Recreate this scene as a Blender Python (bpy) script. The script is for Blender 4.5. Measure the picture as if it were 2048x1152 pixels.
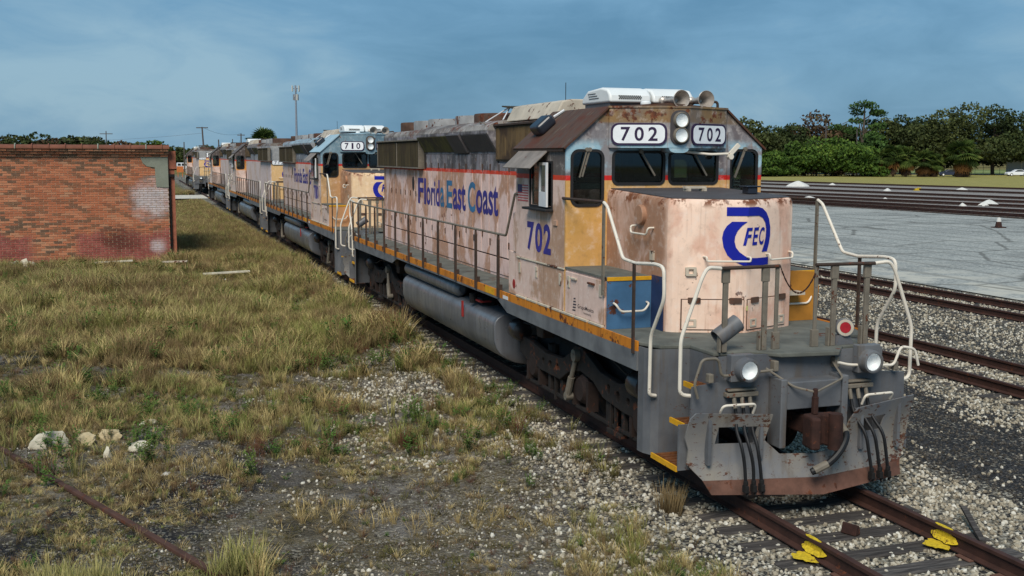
import bpy, bmesh, math, random
import numpy as np
from mathutils import Vector, Matrix, geometry, noise as mnoise

# ---------------------------------------------------------------- scene, camera, light
for o in list(bpy.data.objects): bpy.data.objects.remove(o)
S = bpy.context.scene
COL = S.collection
def cam_setup():
    yaw, pitch, roll = 0.3325, -0.1211, 0.0033
    fw = Vector((math.sin(yaw)*math.cos(pitch), math.cos(yaw)*math.cos(pitch), math.sin(pitch)))
    r = Vector((math.cos(yaw), -math.sin(yaw), 0)); u = r.cross(fw)
    c, s = math.cos(roll), math.sin(roll)
    r, u = r*c + u*s, u*c - r*s
    cd = bpy.data.cameras.new('camera'); ob = bpy.data.objects.new('camera', cd); COL.objects.link(ob)
    m = Matrix(((r.x, u.x, -fw.x, -7.0952), (r.y, u.y, -fw.y, -10.149), (r.z, u.z, -fw.z, 3.8251), (0, 0, 0, 1)))
    ob.matrix_world = m
    cd.sensor_width = 36; cd.lens = 2164.4/2048*36; cd.clip_start = .1; cd.clip_end = 6000
    S.camera = ob
cam_setup()
SUN_AZ = math.radians(213); SUN_EL = math.radians(46)     # azimuth measured from +Y towards +X
W = bpy.data.worlds.new('World'); S.world = W; W.use_nodes = True
def world_setup():
    nt = W.node_tree; nt.nodes.clear(); N = nt.nodes.new; L = nt.links.new
    out = N('ShaderNodeOutputWorld'); bg = N('ShaderNodeBackground'); bg.inputs['Strength'].default_value = .108
    sky = N('ShaderNodeTexSky'); sky.sky_type = 'NISHITA'; sky.sun_disc = False
    sky.sun_elevation = SUN_EL; sky.sun_rotation = SUN_AZ; sky.air_density = 1.0; sky.dust_density = 1.2; sky.ozone_density = 2.0
    tc = N('ShaderNodeTexCoord'); mp = N('ShaderNodeMapping'); mp.inputs['Scale'].default_value = (1.0, 1.0, 3.0)
    mp.inputs['Rotation'].default_value = (0, math.radians(8), math.radians(20))
    L(tc.outputs['Generated'], mp.inputs['Vector'])
    n1 = N('ShaderNodeTexNoise'); n1.inputs['Scale'].default_value = 2.7; n1.inputs['Detail'].default_value = 7; n1.inputs['Roughness'].default_value = .5; n1.inputs['Distortion'].default_value = .5
    L(mp.outputs[0], n1.inputs['Vector'])
    r1 = N('ShaderNodeValToRGB'); r1.color_ramp.elements[0].position = .34; r1.color_ramp.elements[1].position = .68
    r1.color_ramp.elements[0].color = (.50, 1.55, 2.65, 1); r1.color_ramp.elements[1].color = (1.85, 3.1, 4.05, 1)
    e = r1.color_ramp.elements.new(.5); e.color = (.94, 2.2, 3.45, 1)
    n2 = N('ShaderNodeTexNoise'); n2.inputs['Scale'].default_value = 9; n2.inputs['Detail'].default_value = 8; n2.inputs['Roughness'].default_value = .6; n2.inputs['Distortion'].default_value = .8; L(mp.outputs[0], n2.inputs['Vector'])
    ad = N('ShaderNodeMath'); ad.operation = 'MULTIPLY_ADD'; ad.inputs[1].default_value = .32; L(n2.outputs['Fac'], ad.inputs[0])
    sb = N('ShaderNodeMath'); sb.operation = 'SUBTRACT'; sb.inputs[1].default_value = .16; L(n1.outputs['Fac'], sb.inputs[0]); L(sb.outputs[0], ad.inputs[2])
    L(ad.outputs[0], r1.inputs[0])
    mx = N('ShaderNodeMix'); mx.data_type = 'RGBA'; mx.inputs['Factor'].default_value = .88
    L(sky.outputs[0], mx.inputs['A']); L(r1.outputs[0], mx.inputs['B'])
    L(mx.outputs['Result'], bg.inputs['Color']); L(bg.outputs[0], out.inputs[0])
world_setup()
def sun_setup():
    ld = bpy.data.lights.new('sun', 'SUN'); ld.energy = 2.6; ld.angle = math.radians(28); ld.color = (1.0, .93, .82)
    ob = bpy.data.objects.new('sun', ld); COL.objects.link(ob)
    d = Vector((math.sin(SUN_AZ)*math.cos(SUN_EL), math.cos(SUN_AZ)*math.cos(SUN_EL), math.sin(SUN_EL)))
    ob.rotation_euler = d.to_track_quat('Z', 'Y').to_euler(); ob.location = d*200
sun_setup()
S.render.engine = 'CYCLES'
S.view_settings.view_transform = 'Standard'; S.view_settings.look = 'None'
S.view_settings.exposure = 0.36; S.view_settings.gamma = 1.0; S.view_settings.use_curve_mapping = False
S.render.resolution_x = 1024; S.render.resolution_y = 576
RNG = random.Random(7)
NR = np.random.default_rng(11)

# ---------------------------------------------------------------- helpers
def lin(c): return c/12.92 if c <= .04045 else ((c+.055)/1.055)**2.4
def rgb(r, g, b): return (lin(r/255), lin(g/255), lin(b/255), 1)

class Mt:
    """small procedural material builder"""
    def __init__(s, name, rough=.7, metal=0, spec=.4):
        s.m = bpy.data.materials.new(name); s.m.use_nodes = True
        s.t = s.m.node_tree; s.b = s.t.nodes['Principled BSDF']
        s.b.inputs['Roughness'].default_value = rough; s.b.inputs['Metallic'].default_value = metal
        s.b.inputs['Specular IOR Level'].default_value = spec
        s._tc = None
    def N(s, t, **k):
        n = s.t.nodes.new(t)
        for a, v in k.items(): setattr(n, a, v)
        return n
    def L(s, a, b): s.t.links.new(a, b)
    def put(s, sock, v):
        if hasattr(v, 'is_output') or isinstance(v, bpy.types.NodeSocket): s.L(v, sock)
        else: sock.default_value = v
    def co(s, scale=(1, 1, 1), kind='Object', off=(0, 0, 0)):
        if s._tc is None: s._tc = s.N('ShaderNodeTexCoord')
        m = s.N('ShaderNodeMapping'); m.inputs['Scale'].default_value = scale; m.inputs['Location'].default_value = off
        s.L(s._tc.outputs[kind], m.inputs['Vector']); return m.outputs[0]
    def pos(s, scale=(1, 1, 1)):
        g = s.N('ShaderNodeNewGeometry'); m = s.N('ShaderNodeMapping'); m.inputs['Scale'].default_value = scale
        s.L(g.outputs['Position'], m.inputs['Vector']); return m.outputs[0]
    def xyz(s, vec):
        n = s.N('ShaderNodeSeparateXYZ'); s.L(vec, n.inputs[0]); return n.outputs
    def noise(s, vec, scale=1, detail=4, rough=.55, dist=0, col=False):
        n = s.N('ShaderNodeTexNoise'); s.L(vec, n.inputs['Vector'])
        n.inputs['Scale'].default_value = scale; n.inputs['Detail'].default_value = detail
        n.inputs['Roughness'].default_value = rough; n.inputs['Distortion'].default_value = dist
        return n.outputs['Color' if col else 'Fac']
    def vor(s, vec, scale=1, feat='F1', out='Distance', rnd=1):
        n = s.N('ShaderNodeTexVoronoi', feature=feat); s.L(vec, n.inputs['Vector']); n.inputs['Scale'].default_value = scale
        n.inputs['Randomness'].default_value = rnd
        return n.outputs[out]
    def ramp(s, fac, st, interp='LINEAR'):
        n = s.N('ShaderNodeValToRGB'); cr = n.color_ramp; cr.interpolation = interp
        for i, (p, c) in enumerate(st):
            if not hasattr(c, '__len__'): c = (c, c, c, 1)
            e = cr.elements[i] if i < 2 else cr.elements.new(p)
            e.position = p; e.color = c
        s.put(n.inputs[0], fac); return n.outputs[0]
    def step(s, fac, a, b):     # smoothstep 0..1
        n = s.N('ShaderNodeMapRange', interpolation_type='SMOOTHSTEP'); s.put(n.inputs[0], fac)
        n.inputs[1].default_value = a; n.inputs[2].default_value = b; return n.outputs[0]
    def mix(s, f, a, b, bt='MIX'):
        n = s.N('ShaderNodeMix', data_type='RGBA', blend_type=bt)
        s.put(n.inputs['Factor'], f); s.put(n.inputs['A'], a); s.put(n.inputs['B'], b); return n.outputs['Result']
    def ma(s, op, a, b=0, c=None):
        n = s.N('ShaderNodeMath', operation=op); s.put(n.inputs[0], a); s.put(n.inputs[1], b)
        if c is not None: s.put(n.inputs[2], c)
        return n.outputs[0]
    def bump(s, h, strength=.3, dist=.01):
        n = s.N('ShaderNodeBump'); n.inputs['Strength'].default_value = strength; n.inputs['Distance'].default_value = dist
        s.L(h, n.inputs['Height']); s.L(n.outputs[0], s.b.inputs['Normal'])
    def attr(s, name, out='Fac'):
        n = s.N('ShaderNodeAttribute', attribute_name=name); return n.outputs[out]
    def rand(s):
        n = s.N('ShaderNodeObjectInfo'); return n.outputs['Random']
    def col(s, c): s.put(s.b.inputs['Base Color'], c); return s.m
    def rough(s, v): s.put(s.b.inputs['Roughness'], v)

class MB:
    """mesh collector"""
    def __init__(s, T=None): s.v = []; s.f = []; s.T = T; s.at = []
    def add(s, vs, fs, flip=False):
        o = len(s.v)
        if s.T: vs = [s.T(*p) for p in vs]
        s.v += [tuple(p) for p in vs]; s.f += [tuple(i+o for i in f) for f in fs]; return s
    def box(s, x0, x1, y0, y1, z0, z1):
        vs = [(x, y, z) for z in (z0, z1) for y in (y0, y1) for x in (x0, x1)]
        return s.add(vs, [(0, 2, 3, 1), (4, 5, 7, 6), (0, 1, 5, 4), (2, 6, 7, 3), (0, 4, 6, 2), (1, 3, 7, 5)])
    def obox(s, c, X, Y, Z):       # oriented box: centre and half-axis vectors
        c, X, Y, Z = map(Vector, (c, X, Y, Z))
        vs = [c + X*a + Y*b + Z*d for d in (-1, 1) for b in (-1, 1) for a in (-1, 1)]
        return s.add(vs, [(0, 2, 3, 1), (4, 5, 7, 6), (0, 1, 5, 4), (2, 6, 7, 3), (0, 4, 6, 2), (1, 3, 7, 5)])
    def prism(s, poly, ax, a, b):   # poly of 2-D points, extruded along axis ax from a to b
        n = len(poly)
        def P(p, t):
            return {'x': (t, p[0], p[1]), 'y': (p[0], t, p[1]), 'z': (p[0], p[1], t)}[ax]
        vs = [P(p, a) for p in poly] + [P(p, b) for p in poly]
        tri = geometry.tessellate_polygon([[Vector((p[0], p[1], 0)) for p in poly]])
        fs = [(i, (i+1) % n, n+(i+1) % n, n+i) for i in range(n)]
        fs += [tuple(t) for t in tri] + [tuple(n+i for i in reversed(t)) for t in tri]
        return s.add(vs, fs)
    def cyl(s, p0, p1, r0, r1=None, n=14, cap=True):
        p0, p1 = Vector(p0), Vector(p1); r1 = r0 if r1 is None else r1
        d = (p1-p0).normalized(); a = d.orthogonal().normalized(); b = d.cross(a)
        vs = []
        for p, r in ((p0, r0), (p1, r1)):
            vs += [p + (a*math.cos(2*math.pi*i/n) + b*math.sin(2*math.pi*i/n))*r for i in range(n)]
        fs = [(i, (i+1) % n, n+(i+1) % n, n+i) for i in range(n)]
        if cap: fs += [tuple(reversed(range(n))), tuple(range(n, 2*n))]
        return s.add(vs, fs)
    def lathe(s, o, d, prof, n=20):   # profile of (t along d, radius)
        o, d = Vector(o), Vector(d).normalized(); a = d.orthogonal().normalized(); b = d.cross(a); vs = []; fs = []
        for t, r in prof: vs += [o + d*t + (a*math.cos(2*math.pi*i/n) + b*math.sin(2*math.pi*i/n))*r for i in range(n)]
        for k in range(len(prof)-1):
            fs += [(k*n+i, k*n+(i+1) % n, (k+1)*n+(i+1) % n, (k+1)*n+i) for i in range(n)]
        return s.add(vs, fs)
    def tube(s, pts, r, n=8, rs=None):
        P = [Vector(p) for p in pts]; vs = []; fs = []; up = None
        for i, p in enumerate(P):
            d = (P[min(i+1, len(P)-1)] - P[max(i-1, 0)]).normalized()
            if up is None: up = d.orthogonal().normalized()
            up = (up - d*up.dot(d)).normalized(); b = d.cross(up); rr = rs[i] if rs else r
            vs += [p + (up*math.cos(2*math.pi*k/n) + b*math.sin(2*math.pi*k/n))*rr for k in range(n)]
        for i in range(len(P)-1):
            fs += [(i*n+k, i*n+(k+1) % n, (i+1)*n+(k+1) % n, (i+1)*n+k) for k in range(n)]
        fs += [tuple(reversed(range(n))), tuple(range((len(P)-1)*n, len(P)*n))]
        return s.add(vs, fs)
    def plate(s, outline, holes, f, t=.02, extra=(), cuts=()):
        """flat sheet with openings; f(u,v,w) maps to space, w in {0,t}"""
        vs2, es = [], []
        for lp in [outline]+list(holes):
            o = len(vs2); n = len(lp); vs2 += [Vector((p[0], p[1])) for p in lp]
            es += [(o+i, o+(i+1) % n) for i in range(n)]
        nb = len(vs2)
        vs2 += [Vector(p) for p in extra]
        for a, b in cuts:
            o = len(vs2); vs2 += [Vector(a), Vector(b)]; es.append((o, o+1))
        r = geometry.delaunay_2d_cdt(vs2, es, [], 0, 1e-5)
        V, F = r[0], r[2]
        def inp(p, lp):
            c = False; n = len(lp)
            for i in range(n):
                a, b = lp[i], lp[(i+1) % n]
                if (a[1] > p[1]) != (b[1] > p[1]) and p[0] < (b[0]-a[0])*(p[1]-a[1])/(b[1]-a[1])+a[0]: c = not c
            return c
        keep = []
        for q in F:
            c = ((V[q[0]]+V[q[1]]+V[q[2]])/3)
            if inp(c, outline) and not any(inp(c, h) for h in holes): keep.append(tuple(q))
        n = len(V)
        fs = list(keep)
        vs = [f(p.x, p.y, 0) for p in V]
        if t:
            vs += [f(p.x, p.y, t) for p in V]
            fs += [tuple(i+n for i in reversed(q)) for q in keep]
            cnt = {}
            for q in keep:
                for i in range(3):
                    e = (q[i], q[(i+1) % 3]); k = tuple(sorted(e)); cnt.setdefault(k, []).append(e)
            for k, e in cnt.items():
                if len(e) == 1: a, b = e[0]; fs.append((b, a, a+n, b+n))
        return s.add(vs, fs)
    def build(s, name, mat, parent=None, smooth=False, bevel=0, seg=2, ang=35):
        me = bpy.data.meshes.new(name); me.from_pydata(s.v, [], s.f); me.update()
        bm = bmesh.new(); bm.from_mesh(me); bmesh.ops.recalc_face_normals(bm, faces=bm.faces); bm.to_mesh(me); bm.free()
        me.materials.append(mat)
        ob = bpy.data.objects.new(name, me); COL.objects.link(ob)
        if parent: ob.parent = parent
        if smooth:
            me.shade_smooth(); me.set_sharp_from_angle(angle=math.radians(ang))
        if bevel:
            b = ob.modifiers.new('bevel', 'BEVEL'); b.width = bevel; b.segments = seg; b.limit_method = 'ANGLE'; b.angle_limit = math.radians(40)
        return ob

def rrect(x0, x1, y0, y1, r, n=5):
    P = []
    for cx, cy, a0 in ((x1-r, y1-r, 0), (x0+r, y1-r, 90), (x0+r, y0+r, 180), (x1-r, y0+r, 270)):
        for i in range(n+1):
            a = math.radians(a0+90*i/n); P.append((cx+r*math.cos(a), cy+r*math.sin(a)))
    return P
def circ(cx, cy, r, n=20, ry=None):
    return [(cx+r*math.cos(2*math.pi*i/n), cy+(ry or r)*math.sin(2*math.pi*i/n)) for i in range(n)]
def smooth_path(pts, k=4):
    """round the corners of a poly-line (Catmull-Rom style corner cutting)"""
    P = [Vector(p) for p in pts]
    for _ in range(k):
        Q = [P[0]]
        for a, b in zip(P[:-1], P[1:]): Q += [a.lerp(b, .25), a.lerp(b, .75)]
        Q.append(P[-1]); P = Q
    return P
def bend(pts, r=.06, n=4):
    """pipe path with radiused corners"""
    P = [Vector(p) for p in pts]; Q = [P[0]]
    for i in range(1, len(P)-1):
        a, b, c = P[i-1], P[i], P[i+1]
        ra = min(r, (a-b).length*.45, (c-b).length*.45)
        s0 = b + (a-b).normalized()*ra; s1 = b + (c-b).normalized()*ra
        for k in range(n+1):
            t = k/n; Q.append(s0.lerp(b, t).lerp(b.lerp(s1, t), t))
    Q.append(P[-1]); return Q
def tag(o, label=None, cat=None, group=None, kind=None):
    if label: o['label'] = label
    if cat: o['category'] = cat
    if group: o['group'] = group
    if kind: o['kind'] = kind
    return o
def empty(name, loc=(0, 0, 0), rz=0, parent=None):
    o = bpy.data.objects.new(name, None); COL.objects.link(o); o.location = loc; o.rotation_euler = (0, 0, rz)
    o.empty_display_size = .3
    if parent: o.parent = parent
    return o
def kids(o): return [c for c in bpy.data.objects if c.parent == o]
_txt = {}
def text_geo(s, bold=0.0, shear=0.0, space=1.0):
    key = (s, bold, shear, space)
    if key in _txt: return _txt[key]
    cu = bpy.data.curves.new('t', 'FONT'); cu.body = s; cu.size = 1; cu.offset = bold; cu.shear = shear; cu.space_character = space
    cu.resolution_u = 4; cu.fill_mode = 'FRONT'
    ob = bpy.data.objects.new('t', cu); COL.objects.link(ob)
    bpy.context.view_layer.update()
    ev = ob.evaluated_get(bpy.context.evaluated_depsgraph_get())
    me = ev.to_mesh(); V = [v.co.copy() for v in me.vertices]; F = [tuple(p.vertices) for p in me.polygons]; ev.to_mesh_clear()
    bpy.data.objects.remove(ob); bpy.data.curves.remove(cu)
    x0 = min(v.x for v in V); x1 = max(v.x for v in V); y0 = min(v.y for v in V); y1 = max(v.y for v in V)
    V = [((v.x-x0)/(x1-x0), (v.y-y0)/(y1-y0)) for v in V]
    _txt[key] = (V, F); return _txt[key]
def letter(mb, s, u0, u1, v0, v1, f, **k):
    V, F = text_geo(s, **k)
    mb.add([f(u0+(u1-u0)*p[0], v0+(v1-v0)*p[1], 0) for p in V], F); return mb

def simple(name, c, rough=.7, metal=0, var=.25, sc=6, rust=0, spec=.4, bump=0):
    """painted or plain surface with mottling and, if asked, rust blotches"""
    m = Mt(name, rough, metal, spec); v = m.co()
    n = m.noise(v, sc, 5, .6)
    d = tuple(x*(1-var) for x in c[:3])+(1,); l = tuple(min(1, x*(1+var)) for x in c[:3])+(1,)
    cc = m.ramp(n, [(.3, d), (.7, l)])
    if rust:
        r = m.noise(v, sc*1.7, 7, .68); r2 = m.noise(v, sc*.35, 3)
        rr = m.ma('ADD', r, m.ma('MULTIPLY', m.ma('SUBTRACT', r2, .5), .5))
        f = m.step(rr, .66-rust*.2, .70-rust*.2)
        rc = m.ramp(m.noise(v, sc*4, 4), [(.3, rgb(52, 28, 20)), (.7, rgb(112, 62, 36))])
        cc = m.mix(f, cc, rc)
    m.col(cc)
    if bump: m.bump(m.noise(v, sc*6, 5), bump, .01)
    return m.m
M = {}
# ---------------------------------------------------------------- locomotive materials
def paint_body(name, up1, up2, low1, low2, stripe=rgb(205, 62, 34), roof1=rgb(146, 140, 134), roof2=rgb(96, 86, 78), rust=.5, seed=0, z0=3.497, z1=3.566, patch=(.47, .53), blue=None, yellow=None, nose=None):
    m = Mt(name, .62, 0, .35); v = m.co(off=(seed*3.1, seed*7.7, seed*1.3)); z = m.xyz(m.co())[2]
    n = m.noise(m.co((.9, .9, .55), off=(seed*5.3, seed, 0)), 1.25, 6, .58, .4)
    f = m.step(n, *patch)
    n2 = m.noise(m.co((1.5, 1.5, .8), off=(seed, seed*3, 2)), 1.6, 5, .6)
    low = m.mix(f, low1, low2)
    pale = tuple(min(1, x*1.12) for x in low1[:3])+(1,)
    low = m.mix(m.ma('MULTIPLY', m.step(n2, .56, .64), .75), low, pale)
    if yellow: low = m.mix(m.ma('MULTIPLY', m.step(m.noise(v, 1.6, 6, .65, .6), .44, .58), .5), low, yellow)
    if nose:
        yy = m.xyz(m.co())[1]; xx = m.xyz(m.co())[0]
        sd = m.ma('MULTIPLY', m.step(yy, 1.84, 2.0), m.step(xx, .2, -.2))
        low = m.mix(sd, low, m.mix(m.step(n, .46, .54), nose[0], nose[1]))
        dr = m.noise(m.co((16, 16, 1.1)), 1, 3, .5); low = m.mix(m.ma('MULTIPLY', m.ma('MULTIPLY', m.step(dr, .56, .68), m.step(z, 2.15, 1.95)), .4), low, rgb(176, 116, 80))
        te = m.ma('MULTIPLY', m.step(m.noise(v, 5, 6, .65), .5, .58), m.step(z, 3.17, 3.27)); low = m.mix(te, low, rgb(124, 74, 46))
    up = m.mix(m.step(n2, .44, .60), up1, up2)
    if blue:
        zb = m.ma('MULTIPLY', m.step(z, 3.58, 3.68), m.ma('SUBTRACT', 1, m.step(z, 3.95, 4.1)))
        up = m.mix(m.ma('MULTIPLY', zb, m.step(m.noise(v, 2.2, 5, .6), .40, .5)), up, blue)
    roof = m.mix(m.step(n, .4, .6), roof1, roof2)
    up = m.mix(m.step(z, 4.27, 4.31), up, roof)
    c = m.mix(m.step(z, z0-.002, z0+.002), low, stripe)
    c = m.mix(m.step(z, z1-.002, z1+.002), c, up)
    # grime: fine vertical streaks and speckle
    st = m.noise(m.co((9, 9, .5)), 1.5, 4, .6)
    c = m.mix(m.ma('MULTIPLY', m.step(st, .55, .75), .22), c, rgb(95, 72, 58), 'MULTIPLY')
    sp = m.noise(v, 26, 4, .7); c = m.mix(m.ma('MULTIPLY', m.step(sp, .6, .75), .25), c, rgb(120, 92, 72))
    if rust:
        r = m.noise(v, 7, 8, .7); rb = m.noise(v, .9, 3)
        rr = m.ma('ADD', r, m.ma('MULTIPLY', m.ma('SUBTRACT', rb, .5), .55))
        rr = m.ma('ADD', rr, m.ma('MULTIPLY', m.step(z, 4.15, 4.4), .13))
        fr = m.step(rr, .72-rust*.1, .76-rust*.1)
        c = m.mix(fr, c, m.ramp(m.noise(v, 22, 4), [(.3, rgb(58, 30, 20)), (.7, rgb(128, 70, 38))]))
        rs = m.noise(m.co((14, 14, .35), off=(seed*2, 0, 0)), 1, 3, .5)
        c = m.mix(m.ma('MULTIPLY', m.step(rs, .64, .74), .55*rust), c, rgb(140, 78, 40))
    mo = m.noise(v, 8, 8, .68); c = m.mix(m.ma('MULTIPLY', m.step(mo, .5, .68), .24), c, rgb(246, 236, 228)); c = m.mix(m.ma('MULTIPLY', m.step(mo, .47, .30), .20), c, rgb(108, 84, 72))
    m.col(c); m.bump(m.noise(v, 3, 4), .18, .03)
    return m.m
def rusty_roof():
    m = Mt('rusted cab roof', .75); v = m.co((1, 5, 1))
    st = m.noise(m.co((2.2, 16, 2.2)), 1, 5, .6); n = m.noise(m.co(), 3, 5, .6)
    c = m.ramp(st, [(.28, rgb(44, 34, 30)), (.45, rgb(88, 58, 42)), (.58, rgb(74, 64, 58)), (.72, rgb(142, 118, 88))])
    c = m.mix(m.step(n, .5, .65), c, rgb(86, 46, 28)); m.col(c); m.bump(n, .3, .01); return m.m
def streaky(name, a, b, d):
    m = Mt(name, .8); s = m.noise(m.co((7, 7, .6)), 1, 5, .65); n = m.noise(m.co(), 2.2, 5, .6)
    c = m.ramp(s, [(.3, a), (.65, b)]); c = m.mix(m.step(n, .48, .62), c, d)
    m.col(c); m.bump(m.noise(m.co((30, 30, 1)), 1, 2), .3, .01); return m.m
def sill_paint():
    m = Mt('orange and grey sill', .6); z = m.xyz(m.co())[2]; v = m.co()
    o = m.ramp(m.noise(m.co((1, 3, .4)), 2.2, 5, .6), [(.3, rgb(150, 86, 30)), (.5, rgb(206, 128, 34)), (.7, rgb(190, 112, 30))])
    r = m.noise(v, 4, 7, .68); o = m.mix(m.step(r, .56, .62), o, rgb(92, 48, 26))
    g = m.ramp(m.noise(v, 3, 5), [(.3, rgb(84, 86, 90)), (.7, rgb(118, 120, 122))])
    c = m.mix(m.step(z, 1.533, 1.537), g, o); m.col(c); return m.m
def chipped(name, base, b2, rust=.5):
    m = Mt(name, .5, 0, .45); v = m.co()
    c = m.ramp(m.noise(v, 1.6, 5, .6), [(.35, base), (.65, b2)])
    r = m.noise(m.co((1, 1, 1.8)), 13, 9, .74); rb = m.noise(v, 1.3, 3)
    rr = m.ma('ADD', r, m.ma('MULTIPLY', m.ma('SUBTRACT', rb, .5), .45))
    c = m.mix(m.step(rr, .70-rust*.17, .72-rust*.17), c, m.ramp(m.noise(v, 20, 4), [(.3, rgb(46, 26, 20)), (.7, rgb(104, 62, 40))]))
    gr = m.noise(m.co((6, 6, .7)), 1.2, 5, .65); c = m.mix(m.ma('MULTIPLY', m.step(gr, .5, .7), .5), c, rgb(92, 78, 62))
    m.col(c); m.bump(rr, .15, .01); return m.m
def glass_mat(name='window glass', tint=(.50, .56, .55, 1), op=.75):
    m = Mt(name); t = m.t; t.nodes.remove(m.b); out = t.nodes['Material Output']
    tr = m.N('ShaderNodeBsdfTransparent'); tr.inputs[0].default_value = tint
    gl = m.N('ShaderNodeBsdfGlossy'); gl.inputs['Roughness'].default_value = .03; gl.inputs[0].default_value = (.9, .95, 1, 1)
    lw = m.N('ShaderNodeLayerWeight'); lw.inputs[0].default_value = .5
    fr = m.ma('ADD', m.ma('MULTIPLY', m.ma('POWER', lw.outputs['Facing'], 5), .9), .045)
    mx = m.N('ShaderNodeMixShader'); m.L(fr, mx.inputs[0]); m.L(tr.outputs[0], mx.inputs[1]); m.L(gl.outputs[0], mx.inputs[2])
    m.L(mx.outputs[0], out.inputs[0]); return m.m

M['steel_grey'] = chipped('grey frame paint', rgb(84, 86, 91), rgb(108, 109, 111), .5)
M['plow_grey'] = chipped('chipped plow paint', rgb(110, 112, 117), rgb(136, 129, 118), .80)
M['deck'] = simple('deck plate', rgb(98, 99, 92), .9, 0, .3, 3, .1, bump=.3)
M['sill'] = sill_paint()
M['rust'] = simple('rusty steel', rgb(54, 31, 24), .85, 0, .5, 7, .3, bump=.4)
M['rustbrown'] = simple('brown rusted edge', rgb(98, 68, 56), .85, 0, .35, 5, .2, bump=.3)
M['truck'] = simple('greasy truck casting', rgb(38, 32, 29), .8, 0, .45, 4, .25, bump=.4)
M['dark'] = simple('black underframe', rgb(24, 23, 23), .85, 0, .4, 4)
M['black'] = simple('black rubber', rgb(22, 22, 24), .55, 0, .3, 8)
M['wheel'] = simple('wheel steel', rgb(46, 33, 28), .8, 0, .4, 5, .1)
M['tank'] = simple('glossy grey tank paint', rgb(88, 90, 96), .3, 0, .2, 2.2, .08, spec=.7)
def tank_paint():
    m = Mt('grey tank paint', .32, 0, .65); v = m.co(); s = m.noise(m.co((3, 7, .35)), 1.3, 5, .6); n = m.noise(v, 1.7, 5, .6)
    c = m.ramp(s, [(.3, rgb(84, 85, 90)), (.5, rgb(98, 100, 105)), (.7, rgb(116, 117, 121))]); c = m.mix(m.ma('MULTIPLY', m.step(n, .5, .66), .5), c, rgb(86, 84, 84))
    z = m.xyz(v)[2]; dirt = m.ma('MULTIPLY', m.step(m.ma('ADD', z, m.ma('MULTIPLY', n, .5)), .85, .55), .7); c = m.mix(dirt, c, rgb(72, 62, 52))
    r = m.noise(v, 9, 8, .7); c = m.mix(m.step(r, .66, .69), c, rgb(78, 48, 34)); m.col(c); m.rough(m.ramp(n, [(.3, .24), (.7, .5)])); m.bump(m.noise(v, 1.1, 3), .25, .04); return m.m
M['tank'] = tank_paint()
M['resv'] = simple('dark air reservoir', rgb(46, 42, 42), .3, 0, .3, 5, .12, spec=.6)
M['white_rail'] = simple('white handrail paint', rgb(224, 214, 198), .5, 0, .07, 9, .12)
M['post'] = simple('brown weathered post', rgb(64, 50, 42), .75, 0, .3, 9, .25)
M['post_grey'] = simple('grey weathered post', rgb(116, 108, 96), .7, 0, .2, 9, .18)
M['yellow'] = simple('yellow step edge', rgb(214, 156, 24), .6, 0, .15, 9, .12)
M['ochre'] = simple('ochre wing panel', rgb(172, 116, 40), .65, 0, .2, 3, .12)
M['blue'] = simple('faded blue panel', rgb(66, 104, 138), .65, 0, .2, 3, .06)
M['navy'] = simple('dark blue panel', rgb(36, 52, 88), .6, 0, .2, 3, .04)
M['rubber'] = simple('window gasket', rgb(34, 33, 34), .7, 0, .2, 8)
M['glass'] = glass_mat()
M['chrome'] = simple('lamp reflector', rgb(250, 250, 250), .45, 0, .02, 5, spec=.9)
M['horn'] = simple('dull horn metal', rgb(176, 168, 160), .4, .35, .25, 9, .12)
M['white'] = simple('white air conditioner shell', rgb(226, 228, 226), .45, 0, .06, 3)
M['ac_base'] = simple('grey roof base', rgb(92, 90, 92), .6, 0, .2, 4)
M['board'] = simple('white number board', rgb(238, 240, 242), .4, 0, .05, 8)
M['digit'] = simple('dark number', rgb(44, 26, 62), .5, 0, .1, 8)
M['logo'] = simple('royal blue lettering', rgb(8, 24, 150), .5, 0, .12, 4)
M['letter'] = simple('faded purple blue lettering', rgb(52, 46, 128), .6, 0, .35, 2.2)
M['letter2'] = simple('faded teal lettering', rgb(52, 108, 148), .6, 0, .3, 2.2)
M['grey_print'] = simple('grey print', rgb(70, 64, 70), .6)
M['sash'] = simple('white sash', rgb(218, 220, 222), .45, 0, .06, 6)
M['red'] = simple('red valve', rgb(150, 40, 38), .6, 0, .2, 9)
M['redlens'] = simple('cracked red lens', rgb(156, 28, 36), .3, 0, .2, 9)
M['flag_red'] = simple('faded flag red', rgb(192, 84, 84), .6); M['flag_blue'] = simple('faded flag blue', rgb(64, 52, 92), .6); M['flag_white'] = simple('faded flag white', rgb(214, 192, 182), .6)
M['grille'] = streaky('mossy radiator grille', rgb(38, 34, 24), rgb(72, 64, 44), rgb(54, 46, 34))
M['grille_moss'] = streaky('mossy brake grille', rgb(48, 46, 28), rgb(98, 92, 46), rgb(62, 54, 38))
M['slat'] = streaky('brown intake slats', rgb(70, 56, 40), rgb(112, 92, 62), rgb(64, 50, 38))
M['flap'] = simple('dark grey hatch', rgb(76, 72, 73), .7, 0, .2, 3, .06)
M['fan_grey'] = simple('grey fan hood', rgb(142, 142, 142), .7, 0, .25, 3, .3)
M['fan_rust'] = simple('rusted fan hood', rgb(84, 62, 50), .8, 0, .4, 4, .5)
M['hatch'] = simple('cream roof hatch', rgb(190, 178, 160), .7, 0, .2, 2.5, .38)
M['roof_rust'] = rusty_roof()
M['interior'] = simple('cab interior', rgb(74, 90, 88), .8)
M['gap'] = simple('painted gap shade', rgb(44, 34, 30), .9)
M['awning'] = simple('weathered awning', rgb(134, 124, 116), .7, 0, .3, 3.5, .05)
M['sash_glass'] = glass_mat('sash glass', (.93, .95, .95, 1))
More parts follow.
